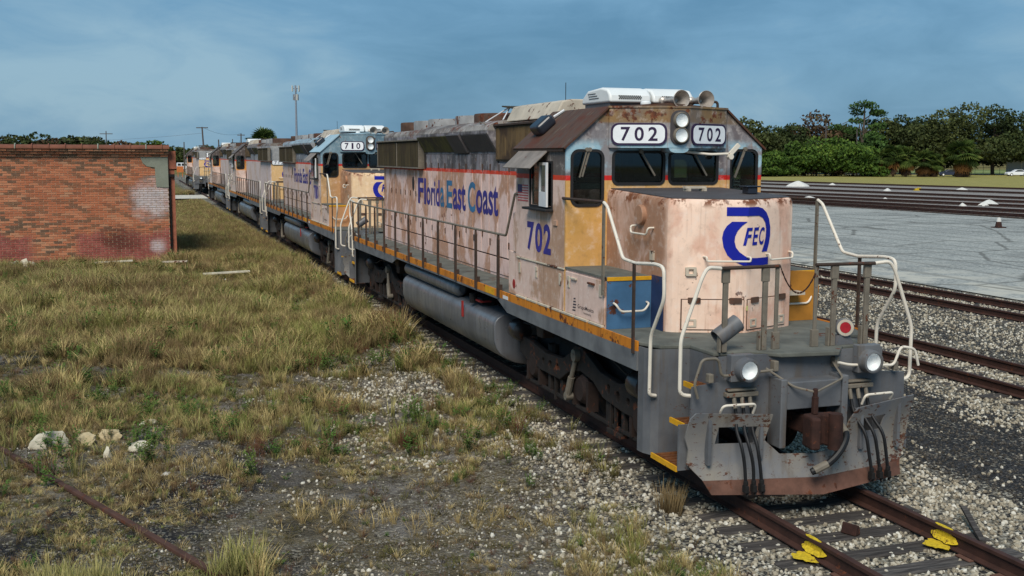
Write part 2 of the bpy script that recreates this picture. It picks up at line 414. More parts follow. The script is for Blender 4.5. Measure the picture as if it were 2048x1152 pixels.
M['cover'] = simple('black vent cover', rgb(34, 38, 48), .35, 0, .2, 4, spec=.6)
M['yellow_print'] = simple('pale yellow sticker', rgb(206, 204, 130), .6)
M['tread'] = simple('rusty step tread', rgb(104, 62, 30), .85, 0, .4, 14, .3)

PINK, TAN = rgb(226, 194, 184), rgb(186, 142, 118)
STY = {
 '702': dict(body=paint_body('702 hood paint', rgb(84, 79, 80), rgb(134, 129, 134), PINK, TAN, seed=1, rust=.62),
             side=paint_body('702 cab side paint', rgb(92, 84, 80), rgb(112, 104, 100), rgb(222, 192, 178), rgb(184, 148, 124), seed=2, rust=.5, patch=(.5, .56)),
             front=paint_body('702 cab front paint', rgb(110, 102, 104), rgb(142, 138, 140), rgb(226, 180, 124), rgb(214, 164, 98), seed=3, rust=.6, blue=rgb(158, 192, 206), yellow=rgb(206, 156, 78), stripe=rgb(212, 40, 34), roof1=rgb(112, 104, 100), roof2=rgb(140, 110, 70)),
             nose=paint_body('702 nose paint', rgb(226, 188, 158), rgb(226, 188, 158), rgb(240, 208, 186), rgb(226, 180, 156), seed=4, rust=.55, z0=9, z1=9.1, patch=(.5, .6), nose=(rgb(204, 168, 150), rgb(168, 126, 100))),
             noseside=TAN, roof=M['roof_rust'], box=M['blue'], box2=M['navy']),
 '710': dict(body=paint_body('710 hood paint', rgb(120, 122, 128), rgb(156, 160, 166), rgb(206, 184, 176), rgb(192, 160, 138), seed=5, rust=.3, patch=(.52, .58), roof1=rgb(150, 172, 184), roof2=rgb(130, 148, 158)),
             side=paint_body('710 cab side paint', rgb(112, 116, 120), rgb(134, 138, 142), rgb(214, 190, 178), rgb(196, 162, 140), seed=6, rust=.2, patch=(.54, .6)),
             front=paint_body('710 cab front paint', rgb(112, 138, 150), rgb(124, 150, 162), rgb(206, 166, 118), rgb(190, 148, 104), seed=7, rust=.1, stripe=rgb(212, 40, 34), roof1=rgb(112, 138, 150), roof2=rgb(124, 150, 162)),
             nose=paint_body('710 nose paint', rgb(226, 192, 152), rgb(226, 192, 152), rgb(230, 196, 156), rgb(204, 158, 124), seed=8, rust=.1, z0=9, z1=9.1, patch=(.55, .62), nose=(rgb(190, 146, 112), rgb(170, 124, 92))),
             roof=simple('pale blue cab roof', rgb(158, 184, 196), .6, 0, .1, 3), box=simple('tan box front', rgb(196, 146, 102), .65, 0, .12, 3), box2=simple('tan box side', rgb(190, 140, 98), .65, 0, .12, 3)),
 '712': dict(body=paint_body('712 hood paint', rgb(112, 108, 110), rgb(150, 150, 154), rgb(200, 182, 178), rgb(190, 164, 148), seed=9, rust=.25, patch=(.54, .6), stripe=rgb(200, 74, 50), roof1=rgb(120, 110, 102), roof2=rgb(78, 66, 58)),
             side=paint_body('712 cab side paint', rgb(92, 86, 84), rgb(112, 106, 104), rgb(208, 186, 176), rgb(190, 156, 136), seed=10, rust=.3, patch=(.54, .6)),
             front=paint_body('712 cab end paint', rgb(88, 80, 78), rgb(106, 98, 96), rgb(202, 140, 64), rgb(180, 120, 48), seed=11, rust=.2, stripe=rgb(190, 60, 44), roof1=rgb(100, 92, 88), roof2=rgb(118, 100, 84)),
             nose=paint_body('712 hood end paint', rgb(150, 150, 150), rgb(164, 164, 160), rgb(226, 184, 128), rgb(208, 160, 104), seed=12, rust=.15, patch=(.55, .62), stripe=rgb(206, 70, 44)),
             roof=simple('dark grey cab roof', rgb(96, 88, 84), .7, 0, .25, 3, .2), box=M['ochre'], box2=M['ochre']),
}

# ---------------------------------------------------------------- ground
def sst(a, b, x):
    t = np.clip((x-a)/(b-a), 0, 1); return t*t*(3-2*t)
def vnoise(x, y, s=1.0, seed=0):
    x = np.asarray(x)*s+seed*17.3; y = np.asarray(y)*s+seed*9.1
    xi = np.floor(x).astype(int); yi = np.floor(y).astype(int); fx = x-xi; fy = y-yi
    fx = fx*fx*(3-2*fx); fy = fy*fy*(3-2*fy)
    def h(a, b): return np.modf(np.abs(np.sin(a*127.1+b*311.7+seed*74.7)*43758.5453))[0]
    return (h(xi, yi)*(1-fx)+h(xi+1, yi)*fx)*(1-fy)+(h(xi, yi+1)*(1-fx)+h(xi+1, yi+1)*fx)*fy
def fbm(x, y, s, seed=0):
    return vnoise(x, y, s, seed)*.5+vnoise(x, y, s*2.1, seed+1)*.3+vnoise(x, y, s*4.3, seed+2)*.2
def ground_h(x, y):
    x = np.asarray(x, float); y = np.asarray(y, float)
    h = -.215 + 0*x
    h = np.where(x < 0, -.215-.135*sst(-1.7, -3.6, x), h)
    amp = .07*sst(-1.9, -3.5, x)+.035*sst(2.2, 3.2, x)*(1-sst(5.6, 6.2, x))+.03*sst(9.4, 10.2, x)*(1-sst(12, 12.8, x))+.006
    near = 1-sst(25, 60, np.hypot(x, y-8))
    return h + amp*near*((fbm(x, y, .9, 3)-.5)*1.6+(fbm(x, y, 3.1, 5)-.5)*.5)
def axis(lo, hi, fine0, fine1, st):
    a = list(np.arange(fine0, fine1+1e-6, st)); s = st; v = fine1
    while v < hi: s *= 1.35; v += s; a.append(min(v, hi))
    s = st; v = fine0; b = []
    while v > lo: s *= 1.35; v -= s; b.append(max(v, lo))
    return np.array(b[::-1]+a)
def make_ground():
    xs = axis(-2500, 2500, -14, 17, .16); ys = axis(-400, 4000, -6, 36, .2)
    X, Y = np.meshgrid(xs, ys); Z = ground_h(X, Y); nx, ny = len(xs), len(ys)
    V = np.stack([X.ravel(), Y.ravel(), Z.ravel()], 1)
    i = np.arange((ny-1)*(nx-1)); r = i//(nx-1)*nx+i % (nx-1)
    F = np.stack([r, r+1, r+nx+1, r+nx], 1)
    me = bpy.data.meshes.new('ground'); me.from_pydata(V.tolist(), [], F.tolist()); me.shade_smooth()
    m = Mt('yard ground', .95, 0, .2); p = m.pos(); x, y, z = m.xyz(p)
    wob = m.ma('MULTIPLY', m.ma('SUBTRACT', m.noise(m.pos((1, .5, 1)), .8, 4), .5), 1.6)
    xw = m.ma('ADD', x, wob)
    f = m.N('ShaderNodeMapRange'); m.L(xw, f.inputs[0]); f.inputs[1].default_value = -5; f.inputs[2].default_value = 20
    g = lambda v: (v+5)/25
    # fraction of pale ballast stones across the yard
    pale = m.ramp(f.outputs[0], [(g(-4.6), .16), (g(-2.4), .42), (g(-1.4), .66), (g(2.1), .70), (g(2.9), .05), (g(5.3), .07), (g(6.2), .62), (g(9.0), .60), (g(9.9), .30), (g(12.6), .40), (g(13.4), .62), (g(16.4), .55)])
    stre = m.noise(m.pos((1.9, .16, 1)), 1.1, 4, .6)
    patch = m.noise(p, .75, 5, .62)
    fr = m.ma('ADD', pale, m.ma('ADD', m.ma('MULTIPLY', m.ma('SUBTRACT', stre, .5), 1.0), m.ma('MULTIPLY', m.ma('SUBTRACT', patch, .5), 1.1)))
    vn = m.N('ShaderNodeTexVoronoi'); m.L(p, vn.inputs['Vector']); vn.inputs['Scale'].default_value = 30
    sx = m.xyz(vn.outputs['Color'])
    is_pale = m.ma('LESS_THAN', sx[0], fr)
    shade = m.ramp(sx[1], [(0, rgb(128, 118, 100)), (.5, rgb(172, 162, 142)), (1, rgb(208, 202, 186))])
    darkst = m.ramp(sx[2], [(0, rgb(28, 29, 32)), (.6, rgb(50, 51, 54)), (1, rgb(78, 77, 78))])
    soil = m.ramp(m.noise(p, 2.6, 6, .65), [(.28, rgb(58, 50, 42)), (.46, rgb(98, 90, 80)), (.60, rgb(120, 114, 108)), (.75, rgb(84, 72, 52))])
    thatch = m.ramp(m.noise(p, 9, 5, .7), [(.3, rgb(62, 54, 30)), (.7, rgb(122, 106, 66))])
    soil = m.mix(m.ma('MULTIPLY', m.step(m.noise(p, .9, 5, .62), .40, .56), m.ma('ADD', .55, m.ma('MULTIPLY', m.step(y, 1.5, 8), .45))), soil, thatch)
    coal = m.step(m.noise(m.pos((.8, .8, 1)), .55, 5, .6), .46, .56)
    soil = m.mix(m.ma('MULTIPLY', coal, m.ma('SUBTRACT', 1, m.step(x, -6.5, -4.5))), soil, rgb(34, 34, 38))
    left = m.ma('SUBTRACT', 1, m.step(xw, -3.2, -1.6))
    under = m.mix(left, darkst, soil)
    stones = m.mix(m.ma('MULTIPLY', is_pale, m.ma('SUBTRACT', .9, m.ma('MULTIPLY', left, .55))), under, shade)
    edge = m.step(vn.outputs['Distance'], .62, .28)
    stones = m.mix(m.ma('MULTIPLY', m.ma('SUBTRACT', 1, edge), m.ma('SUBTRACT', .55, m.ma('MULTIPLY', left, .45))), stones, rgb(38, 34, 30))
    grit = m.noise(p, 34, 3, .75); stones = m.mix(m.ma('MULTIPLY', m.step(grit, .54, .68), .5), stones, rgb(150, 142, 132)); stones = m.mix(m.ma('MULTIPLY', m.step(grit, .46, .34), .5), stones, rgb(36, 33, 31))
    # long range: grass land
    far = m.step(y, 34, 60); fld = m.ramp(m.noise(p, .06, 6, .65), [(.3, rgb(86, 84, 44)), (.55, rgb(122, 108, 62)), (.7, rgb(96, 96, 50))])
    lf = m.ma('MULTIPLY', far, m.ma('SUBTRACT', 1, m.step(x, -2.5, -1.2)))
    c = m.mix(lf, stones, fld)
    rt = m.step(x, 100, 130); c = m.mix(rt, c, fld); rt2 = m.step(y, 200, 240); c = m.mix(rt2, c, fld)
    m.col(c)
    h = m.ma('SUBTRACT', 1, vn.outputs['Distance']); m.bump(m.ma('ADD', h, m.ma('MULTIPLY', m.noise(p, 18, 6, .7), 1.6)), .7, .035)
    me.materials.append(m.m)
    o = bpy.data.objects.new('ground', me); COL.objects.link(o); tag(o, kind='structure')
make_ground()
def sheet(name, poly, z, mat, kind='structure'):
    o = MB().add([(x, y, z) for x, y in poly], [tuple(range(len(poly)))]).build(name, mat); tag(o, kind=kind); return o
def lot_mat():
    m = Mt('grey blue lot surface', 1, 0, 0.05); p = m.pos()
    c = m.ramp(m.noise(m.pos((.35, 1, 1)), .22, 6, .62), [(.28, rgb(126, 128, 126)), (.5, rgb(152, 154, 150)), (.72, rgb(174, 174, 168))])
    g = m.noise(p, 9, 3, .7); c = m.mix(m.step(g, .5, .7), c, rgb(188, 186, 178)); c = m.mix(m.step(g, .48, .3), c, rgb(104, 108, 108))
    cr = m.noise(m.pos((.12, 1.2, 1)), .35, 5, .6); c = m.mix(m.ma('MULTIPLY', m.step(cr, .62, .68), .6), c, rgb(92, 88, 82))
    pale = m.step(m.xyz(p)[0], 23, 17); c = m.mix(m.ma('MULTIPLY', pale, m.step(m.noise(p, .8, 4), .4, .6)), c, rgb(186, 182, 170))
    tr_ = m.N('ShaderNodeTexWave', wave_type='BANDS', bands_direction='X'); m.L(m.pos((1, .25, 1)), tr_.inputs['Vector']); tr_.inputs['Scale'].default_value = .16; tr_.inputs['Distortion'].default_value = 9; tr_.inputs['Detail'].default_value = 3; tr_.inputs['Detail Scale'].default_value = .6
    c = m.mix(m.ma('MULTIPLY', m.step(tr_.outputs['Fac'], .90, .99), .45), c, rgb(106, 104, 100))
    crk = m.vor(m.pos((1, 1, 1)), .16, 'DISTANCE_TO_EDGE'); wb = m.ma('ADD', crk, m.ma('MULTIPLY', m.ma('SUBTRACT', m.noise(p, 1.2, 4), .5), .05)); c = m.mix(m.ma('MULTIPLY', m.step(wb, .022, .006), .55), c, rgb(72, 70, 66))
    pt = m.noise(p, .13, 4, .55); c = m.mix(m.ma('MULTIPLY', m.step(pt, .60, .66), .4), c, rgb(112, 112, 110))
    m.col(c); m.bump(g, .3, .02); return m.m
ctl = [(48.5, 40.0), (47.0, 69.0), (44.0, 90), (36, 130), (28, 170)]
sheet('paved_lot', [(16.6, -40), (60, -40), (52.5, 0)] + ctl + [(18, 200), (16.9, 120), (16.4, 60), (16.5, 20)], -.185, lot_mat())
def bed_mat(name, a, b):
    m = Mt(name, .95); p = m.pos(); c = m.ramp(m.noise(p, .5, 6, .7), [(.3, a), (.7, b)]); c = m.mix(m.step(m.noise(p, 6, 3), .5, .65), c, tuple(min(1, x*1.3) for x in b[:3])+(1,)); m.col(c); return m.m
sheet('far_yard_gravel', [(49.5, 35), (130, 35), (118, 110), (88, 205), (30, 205), (36.4, 130), (44.4, 90), (47.6, 69)], -.19, bed_mat('far yard gravel', rgb(106, 101, 98), rgb(144, 137, 130)))
sheet('crossing_path', [(-40, 94.5), (-5, 95), (3, 94.5), (3, 104), (-5, 104.5), (-40, 104)], -.17, bed_mat('pale crossing path', rgb(170, 160, 144), rgb(204, 196, 180)))
gv = bed_mat('yellow verge grass', rgb(118, 112, 52), rgb(152, 140, 74))
sheet('grass_verge', [(108, 70), (300, 70), (300, 190), (128, 240), (90, 206)], -.165, gv)
sheet('far_road', [(110, 214), (160, 204.0), (260, 176), (261, 182), (160, 210), (110, 220)], -.13, bed_mat('far road', rgb(150, 152, 156), rgb(172, 174, 176)))
sheet('far_lawn', [(110, 222), (160, 212), (262, 184), (330, 260), (120, 330)], -.12, bed_mat('far lawn', rgb(98, 112, 56), rgb(126, 132, 70)))
# ---------------------------------------------------------------- tracks
M['rail'] = simple('rusty rail', rgb(62, 38, 30), .75, 0, .3, 6, .2)
M['oldrail'] = simple('old buried rail', rgb(78, 52, 42), .9, 0, .35, 4, .3)
def tie_mat():
    m = Mt('weathered timber tie', .9, 0, .2); v = m.co((1.2, 14, 14)); r = m.rand()
    c = m.ramp(m.noise(v, 2.2, 6, .65), [(.3, rgb(40, 36, 34)), (.5, rgb(78, 74, 72)), (.7, rgb(118, 112, 106))])
    c = m.mix(m.ma('MULTIPLY', r, .55), c, rgb(48, 42, 38)); m.col(c); m.bump(m.noise(v, 3, 5), .6, .02); return m.m
M['tie'] = tie_mat()
RP = [(-.07, -.18), (.07, -.18), (.07, -.168), (.012, -.148), (.010, -.05), (.036, -.038), (.036, -.004), (.030, 0), (-.030, 0), (-.036, -.004), (-.036, -.038), (-.010, -.05), (-.012, -.148), (-.07, -.168)]
def tie_mesh(k):
    r = random.Random(k); b = MB(); n = 5; rows = []
    for i in range(n+1):
        x = -1.27+2.54*i/n + (r.uniform(-.03, .03) if i in (0, n) else 0)
        w = .115+r.uniform(-.012, .008); z = r.uniform(-.012, .006)
        rows.append([(x, -w, -.16), (x, -w, z-.012), (x, -w+.02, z), (x, 0, z+r.uniform(-.012, .0)), (x, w-.02, z), (x, w, z-.012), (x, w, -.16)])
    vs = [p for q in rows for p in q]; m = 7
    fs = [(i*m+j, i*m+j+1, (i+1)*m+j+1, (i+1)*m+j) for i in range(n) for j in range(m-1)] + [tuple(range(m)), tuple(n*m+j for j in reversed(range(m)))]
    b.add(vs, fs); me = bpy.data.meshes.new('tie'); me.from_pydata(b.v, [], b.f); me.materials.append(M['tie']); return me
TIES = [tie_mesh(k) for k in range(6)]
def track(name, p0, p1, ties=(0, 0), spacing=.53, lab=None, phase=0):
    p0, p1 = Vector(p0), Vector(p1); d = p1-p0; L = d.length; a = math.atan2(-d.x, d.y)
    R = empty(name, (p0.x, p0.y, 0), a); tag(R, kind='structure')
    for s in (-1, 1):
        MB().prism([(s*.753+x, z) for x, z in RP], 'y', 0, L).build('rail', M['rail'], R)
    n = 0; y = ties[0]+phase
    while y < ties[1] and n < 150:
        o = bpy.data.objects.new('tie', TIES[RNG.randrange(6)]); COL.objects.link(o); o.parent = R
        o.location = (RNG.uniform(-.06, .06), y+RNG.uniform(-.03, .03), -.188+RNG.uniform(-.012, .006)); o.rotation_euler = (0, 0, RNG.uniform(-.03, .03)); y += spacing; n += 1
        if n < 16 and name == 'railway_track':
            for s in (-1, 1):
                MB().box(s*.753-.17, s*.753+.17, -.10, .10, .004, .014).build('tie_plate', M['rustbrown'], o)
    return R
T1 = track('railway_track', (0, -9), (0, 170), (0, 34), .515, phase=.05)
# painted joint bars on the near track
M['paint_y'] = simple('yellow spray paint', rgb(204, 174, 36), .8, 0, .3, 26, .3)
def paint_splash(X, yc, seed):
    r = random.Random(seed); n = 26
    n = 40
    def ring(cx, cy, rx, ry, k=1):
        p1, p2, p3 = r.uniform(0, 6), r.uniform(0, 6), r.uniform(0, 6); P = []
        for i in range(n):
            a = 6.283*i/n; q = 1+k*(.18*math.sin(3*a+p1)+.10*math.sin(7*a+p2)+.06*math.sin(13*a+p3)); P.append((cx+rx*q*math.cos(a), cy+ry*q*math.sin(a)))
        return P
    b = MB(); yc += 9
    b.plate(ring(yc, -.095, .19, .052, .5), [], lambda u, v, w: (X-.014-.058*max(0, min(1, (-.10-v)/.06))-w, u, v), .004, extra=[(yc+k*.05, -.10) for k in range(-2, 3)])
    b.plate(ring(X-.145, yc-.02, .10, .15), [], lambda u, v, w: (u, v, -.158+w), .004)
    b.plate(ring(X-.005, yc+.04, .026, .13, .4), [], lambda u, v, w: (u, v, .001+w), .003)
    b.build('yellow_paint_mark', M['paint_y'], T1)
paint_splash(-.753, -1.20, 5); paint_splash(.753, -1.33, 9)
T2 = track('parallel_track', (7.62, -14), (7.62, 190), (8, 74), .54)
T3 = track('lot_side_track', (14.2, -14), (14.2, 190), (12, 74), .54)
# joint: far yard tracks
far = [((90.646, 146.5), (100.4, 100.2)), ((80.2, 129.8), (87.3, 86.7)), ((69.2, 112.2), (75.6, 74.6)), ((61.5, 92.8), (68.0, 68.2)), ((56.0, 83.5), (61.5, 60.2)), ((51.1, 77.2), (55.3, 53.1)), ((47.6, 69.5), (50.0, 47.7))]
M['bed'] = bed_mat('dark oily track bed', rgb(66, 46, 38), rgb(96, 72, 58))
for k, (a, b) in enumerate(far):
    a, b = Vector(a), Vector(b); d = (a-b).normalized(); p0 = b-d*45; p1 = a+d*90
    R = track('far_track', p0, p1)
    L = (p1-p0).length
    MB().box(-1.25, 1.25, 0, L, -.185, -.175).build('track_bed', M['bed'], R)
    b_ = MB()
    for j in range(int(L/.6)): b_.box(-1.25, 1.25, j*.6, j*.6+.24, -.174, -.12)
    o = b_.build('ties', M['tie'], R); tag(o, kind='stuff')
# abandoned rail in the weeds at lower left
def old_rail():
    P = [(-10.4, 9.38), (-8.823, 5.797), (-8.05, 4.06), (-7.30, 2.40), (-6.547, .70), (-5.4, -1.9)]
    vs, fs = [], []; n = len(RP)
    for i, (x, y) in enumerate(P):
        q0 = Vector(P[max(i-1, 0)]); q1 = Vector(P[min(i+1, len(P)-1)]); d = (q1-q0).normalized(); nn = Vector((d.y, -d.x))
        for a, z in RP: vs.append((x+nn.x*a, y+nn.y*a, -.285+z))
    for i in range(len(P)-1): fs += [(i*n+j, i*n+(j+1) % n, (i+1)*n+(j+1) % n, (i+1)*n+j) for j in range(n)]
    fs += [tuple(range(n)), tuple((len(P)-1)*n+j for j in range(n))]
    o = MB().add(vs, fs).build('abandoned_rail', M['oldrail']); tag(o, 'rusty abandoned rail half buried in weeds at the lower left', 'rail')
old_rail()
# ---------------------------------------------------------------- locomotive builder (local frame: y grows towards the rear, rail top at z = 0)
DZ = 1.646
def side_map(x):   # print on the left side: u to the right seen from outside
    return lambda u, v, w: (x-w, -u, v)
def front_map(y): return lambda u, v, w: (u, y-w, v)
def vnose_y(x): return 1.50 + abs(x)*.385
LOGO_A = [(1378, 102), (1480, 102), (1560, 102), (1597, 112), (1628, 138), (1650, 178), (1662, 230), (1663, 280), (1655, 330), (1640, 380), (1598, 380), (1616, 335), (1627, 290), (1629, 240), (1620, 200), (1600, 171), (1570, 156), (1480, 155), (1378, 155)]
LOGO_B = [(1405, 190), (1482, 190), (1456, 214), (1434, 245), (1422, 280), (1420, 312), (1428, 348), (1446, 376), (1474, 400), (1510, 413), (1560, 416), (1652, 416), (1652, 460), (1590, 464), (1510, 466), (1466, 458), (1420, 432), (1386, 395), (1366, 345), (1358, 290), (1364, 250), (1380, 216)]
def draw_logo(R, f, cuts, part='fec_emblem'):
    mb = MB()
    n = lambda P: [((x-1510)/152, (283-y)/181) for x, y in P]
    for P in (LOGO_A, LOGO_B): mb.plate(n(P), [], lambda u, v, w: f(u, v), 0, cuts=cuts)
    e = mb.build(part, M['logo'], R)
    mb = MB(); y0, y1 = (283-335)/181, (283-227)/181
    for ch, a, b in (('F', 1462, 1522), ('E', 1520, 1572), ('C', 1574, 1618)):
        V, F = text_geo(ch, bold=.02, shear=.25)
        u0, u1 = (a-1510)/152, (b-1510)/152
        mb.add([f(u0+(u1-u0)*p[0], y0+(y1-y0)*p[1]) for p in V], F)
    mb.build('emblem_lettering', M['logo'], e)
    return e

def grab(R, pts, r=.013, mat=None, name='grab_iron'):
    return MB().tube(bend(pts, .05), r, 8).build(name, mat or M['white_rail'], R, smooth=True)

def end_parts(R, T, st, front):
    """pilot, steps, coupler, rails at one end; T maps the front end's coordinates"""
    def mb(): return MB(T)
    # pilot plate and step wells
    out = [(-1.08, 1.628), (-1.08, 1.34), (-1.405, 1.31), (-1.42, .90), (1.42, .90), (1.405, 1.31), (1.08, 1.34), (1.08, 1.628)]
    hole = [(-.36, .62), (.36, .62), (.36, 1.0), (-.36, 1.0)]
    o2 = [(-1.42, .9), (-.36, .9), (-.36, 1.0), (.36, 1.0), (.36, .9), (1.42, .9)]
    pl = out[:4] + [(-.36, .90), (-.36, 1.02), (.36, 1.02), (.36, .90)] + out[4:]
    mb().plate(pl, [], lambda u, v, w: (u, .24+w, v), .03).build('pilot_plate', M['steel_grey'], R)
    for s in (-1, 1):
        b = mb(); P = [(-1.553, 1.30), (-1.545, 1.17), (-1.50, 1.06), (-1.42, 1.01), (-1.05, .97), (-1.05, .99), (-1.41, 1.03), (-1.485, 1.075), (-1.527, 1.18), (-1.535, 1.30)]
        b.prism([(x*-s, y) for x, y in P], 'z', .34, 1.60).build('step_well_plate', M['steel_grey'], R)
        mb().box(s*1.04-.012, s*1.04+.012, .30, .97, .5, 1.60).build('step_well_inner_plate', M['steel_grey'], R)
        for z, xo in ((.385, 1.52), (.87, 1.44), (1.26, 1.23)):
            b = mb(); x0, x1 = sorted((s*1.055, s*xo)); b.box(x0, x1, .33, .955 if z < .5 else .66 if z < 1 else .74, z-.03, z)
            for k in range(6 if z < .5 else 3):
                yy = .36+k*.1; b.box(x0+.02, x1-.03, yy, yy+.05, z, z+.012)
            tr = b.build('step', M['tread'], R)
            xa, xb = sorted((s*xo, s*(xo+.022))); mb().box(xa, xb, .33, .955 if z < .5 else .66 if z < 1 else .74, z-.045, z+.015).build('step_edge', M['yellow'], tr)
        mb().box(*sorted((s*1.055, s*1.53)), .30, .325, .36, .88).build('step_end_plate', M['steel_grey'], R)
        # hand rails beside the steps
        H = [(s*1.56, 1.40, 2.575), (s*1.56, .89, 2.615), (s*1.56, .675, 2.60), (s*1.56, .655, 2.24), (s*1.56, .975, 1.77), (s*1.56, .985, 1.08), (s*1.47, 1.0, 1.06)]
        mb().tube(bend(H, .09), .0215, 8).build('step_handrail', M['white_rail'], R, smooth=True)
        G = [(s*1.02, .36, 2.60), (s*1.20, .33, 2.62), (s*1.27, .32, 2.52), (s*1.53, .30, 1.84), (s*1.53, .30, 1.22), (s*1.36, .28, 1.20)]
        mb().tube(bend(G, .08), .0215, 8).build('corner_handrail', M['white_rail'], R, smooth=True)
        # end railing posts
        b = mb()
        for x in ((.93, .42) if s < 0 else (.50, .95)):
            b.box(s*x-.03, s*x+.03, .385, .425, DZ, 2.57); b.box(s*x-.045, s*x+.045, .38, .43, 2.43, 2.585); b.box(s*x-.075, s*x-.055, .37, .44, DZ, DZ+.22)
        b.box(s*.26-.022, s*.26+.022, .40, .43, DZ, 2.58); b.box(s*.26-.045, s*.26+.045, .39, .44, DZ, DZ+.2)
        b.build('end_rail_post', M['post_grey'], R, bevel=.006)
        mb().tube([(s*1.03, .36, 2.60), (s*.24, .40, 2.60)], .021, 8).build('end_rail', M['post'], R, smooth=True)
    # chain across the gangway
    b = mb(); n = 26
    for i in range(n):
        t0, t1 = i/n, (i+1)/n
        f = lambda t: Vector((-.24+.5*t+.02, .41, 2.58-.30*(1-(2*t-1)**2)))
        a, c = f(t0), f(t1); d = c-a; q = Vector((0, 1, 0)) if i % 2 else Vector((0, 0, 1))
        b.obox((a+c)/2, d*.62, q.cross(d).normalized()*.004, q*.011)
    b.build('safety_chain', M['rust'], R)
    # coupler with draft-gear pocket
    mb().box(-.44, -.36, -.02, .24, .60, 1.38).box(.36, .44, -.02, .24, .60, 1.38).box(-.359, .359, .0, .239, 1.03, 1.34).build('draft_gear_pocket', M['steel_grey'], R, bevel=.01)
    b = mb(); b.box(-.10, .10, -.09, .9, .72, .94); b.prism([(-.20, -.08), (.17, -.08), (.20, -.2), (.18, -.32), (.05, -.30), (.02, -.17), (-.10, -.19), (-.14, -.36), (-.24, -.33)], 'z', .64, 1.0)
    c = b.build('coupler', M['rust'], R, bevel=.025)
    mb().cyl((.10, -.27, .62), (.10, -.27, 1.02), .075, n=12).build('knuckle', M['rust'], c, smooth=True)
    mb().box(-.12, -.06, -.18, -.12, 1.0, 1.2).cyl((-.09, -.15, 1.18), (-.09, -.15, 1.29), .03, n=8).build('coupler_lock_lift', M['rust'], c, bevel=.01)
    mb().tube(bend([(-.09, -.16, 1.25), (.34, -.05, 1.36), (.36, .18, 1.50)], .05), .013, 6).tube(bend([(-.09, -.16, 1.25), (-.30, -.05, 1.30), (-.52, .18, 1.48)], .05), .013, 6).build('lift_link', M['post_grey'], R, smooth=True)
    for s in (-1, 1):
        mb().tube(bend([(s*.40, .16, 1.50), (s*.56, .15, 1.46), (s*1.18, .15, 1.42), (s*1.26, .14, 1.64), (s*1.46, .14, 1.60), (s*1.52, .14, 1.40)] if s > 0 else [(-.45, .15, 1.46), (-1.10, .15, 1.43), (-1.16, .12, 1.64), (-1.36, .12, 1.64), (-1.44, .14, 1.36), (-1.38, .16, 1.2)], .06), .0165, 8).build('uncoupling_lever', M['white_rail' if s > 0 else 'post_grey'], R, smooth=True)
        mb().box(s*.40-.03, s*.40+.03, .15, .24, 1.44, 1.56).box(s*1.22-.03, s*1.22+.03, .15, .24, 1.36, 1.46).build('lever_bracket', M['post_grey'], R, bevel=.01)
        # multiple-unit hoses
        mc = -.82 if s < 0 else .71
        hb = mb().box(mc-.2, mc+.2, .15, .24, 1.18, 1.23).box(mc-.18, mc+.18, .16, .239, 1.245, 1.27).build('hose_manifold', M['post_grey'], R, bevel=.008)
        for k in range(3):
            x = -.92+.10*k if s < 0 else .60+.11*k
            mb().cyl((x, .18, 1.18), (x, .14, 1.06), .024, n=8).build('hose_fitting', M['post_grey'], hb, smooth=True)
            mb().tube(smooth_path([(x, .14, 1.06), (x, .11, .96), (x+(-.05 if s < 0 else .01), .03, .84), (x+(-.05 if s < 0 else .05)+RNG.uniform(-.012, .012), -.10, .70), (x+(-.02 if s < 0 else .09)+RNG.uniform(-.015, .015), -.12, .48), (x+(-.005 if s < 0 else .12), -.13, .26)], 2), .019, 8).build('air_hose', M['black'], R, smooth=True)
            xg = x+(-.005 if s < 0 else .12)
            mb().box(xg-.022, xg+.022, -.17, -.09, .18, .26).cyl((xg, -.13, .26), (xg, -.13, .31), .028, n=8).obox((xg+.02, -.14, .17), (.012, 0, .03), (0, .02, 0), (.006, 0, -.004)).build('glad_hand', M['dark'], R, bevel=.01)
    if front:
        b = mb(); P = smooth_path([(.30, -.06, .84), (.29, -.22, .78), (.22, -.30, .70), (.10, -.34, .57), (-.04, -.33, .46), (-.20, -.29, .39)], 2)
        h = b.tube(P, .04, 10).build('brake_pipe_hose', M['black'], R, smooth=True)
        mb().cyl(P[2], P[6], .047, n=10).cyl(P[-7], P[-3], .047, n=10).build('hose_clamp', M['post_grey'], h, smooth=True)
    # ditch lights
    for s in (-1, 1):
        x = s*.82
        b = mb().box(x-.17, x+.12, .13, .239, 1.36, 1.66) if s < 0 else mb().box(x-.15, x+.15, .13, .239, 1.36, 1.68)
        br = b.build('ditch_light', M['steel_grey'], R, bevel=.008)
        cx = x + (.0 if s < 0 else -.02)
        mb().lathe((cx, .135, 1.50), (0, -1, 0), [(0, .135), (.07, .135), (.12, .128), (.125, .105), (.10, .10)], 22).build('lamp_housing', M['steel_grey'], br, smooth=True)
        mb().lathe((cx, .125, 1.50), (0, -1, 0), [(.02, .0), (.025, .03), (.05, .075), (.095, .10)], 20).build('lamp_reflector', M['chrome'], br, smooth=True)
        mb().lathe((cx, .125, 1.50), (0, -1, 0), [(.117, .0), (.114, .05), (.105, .103)], 20).build('lamp_lens', M['sash_glass'], br, smooth=True)

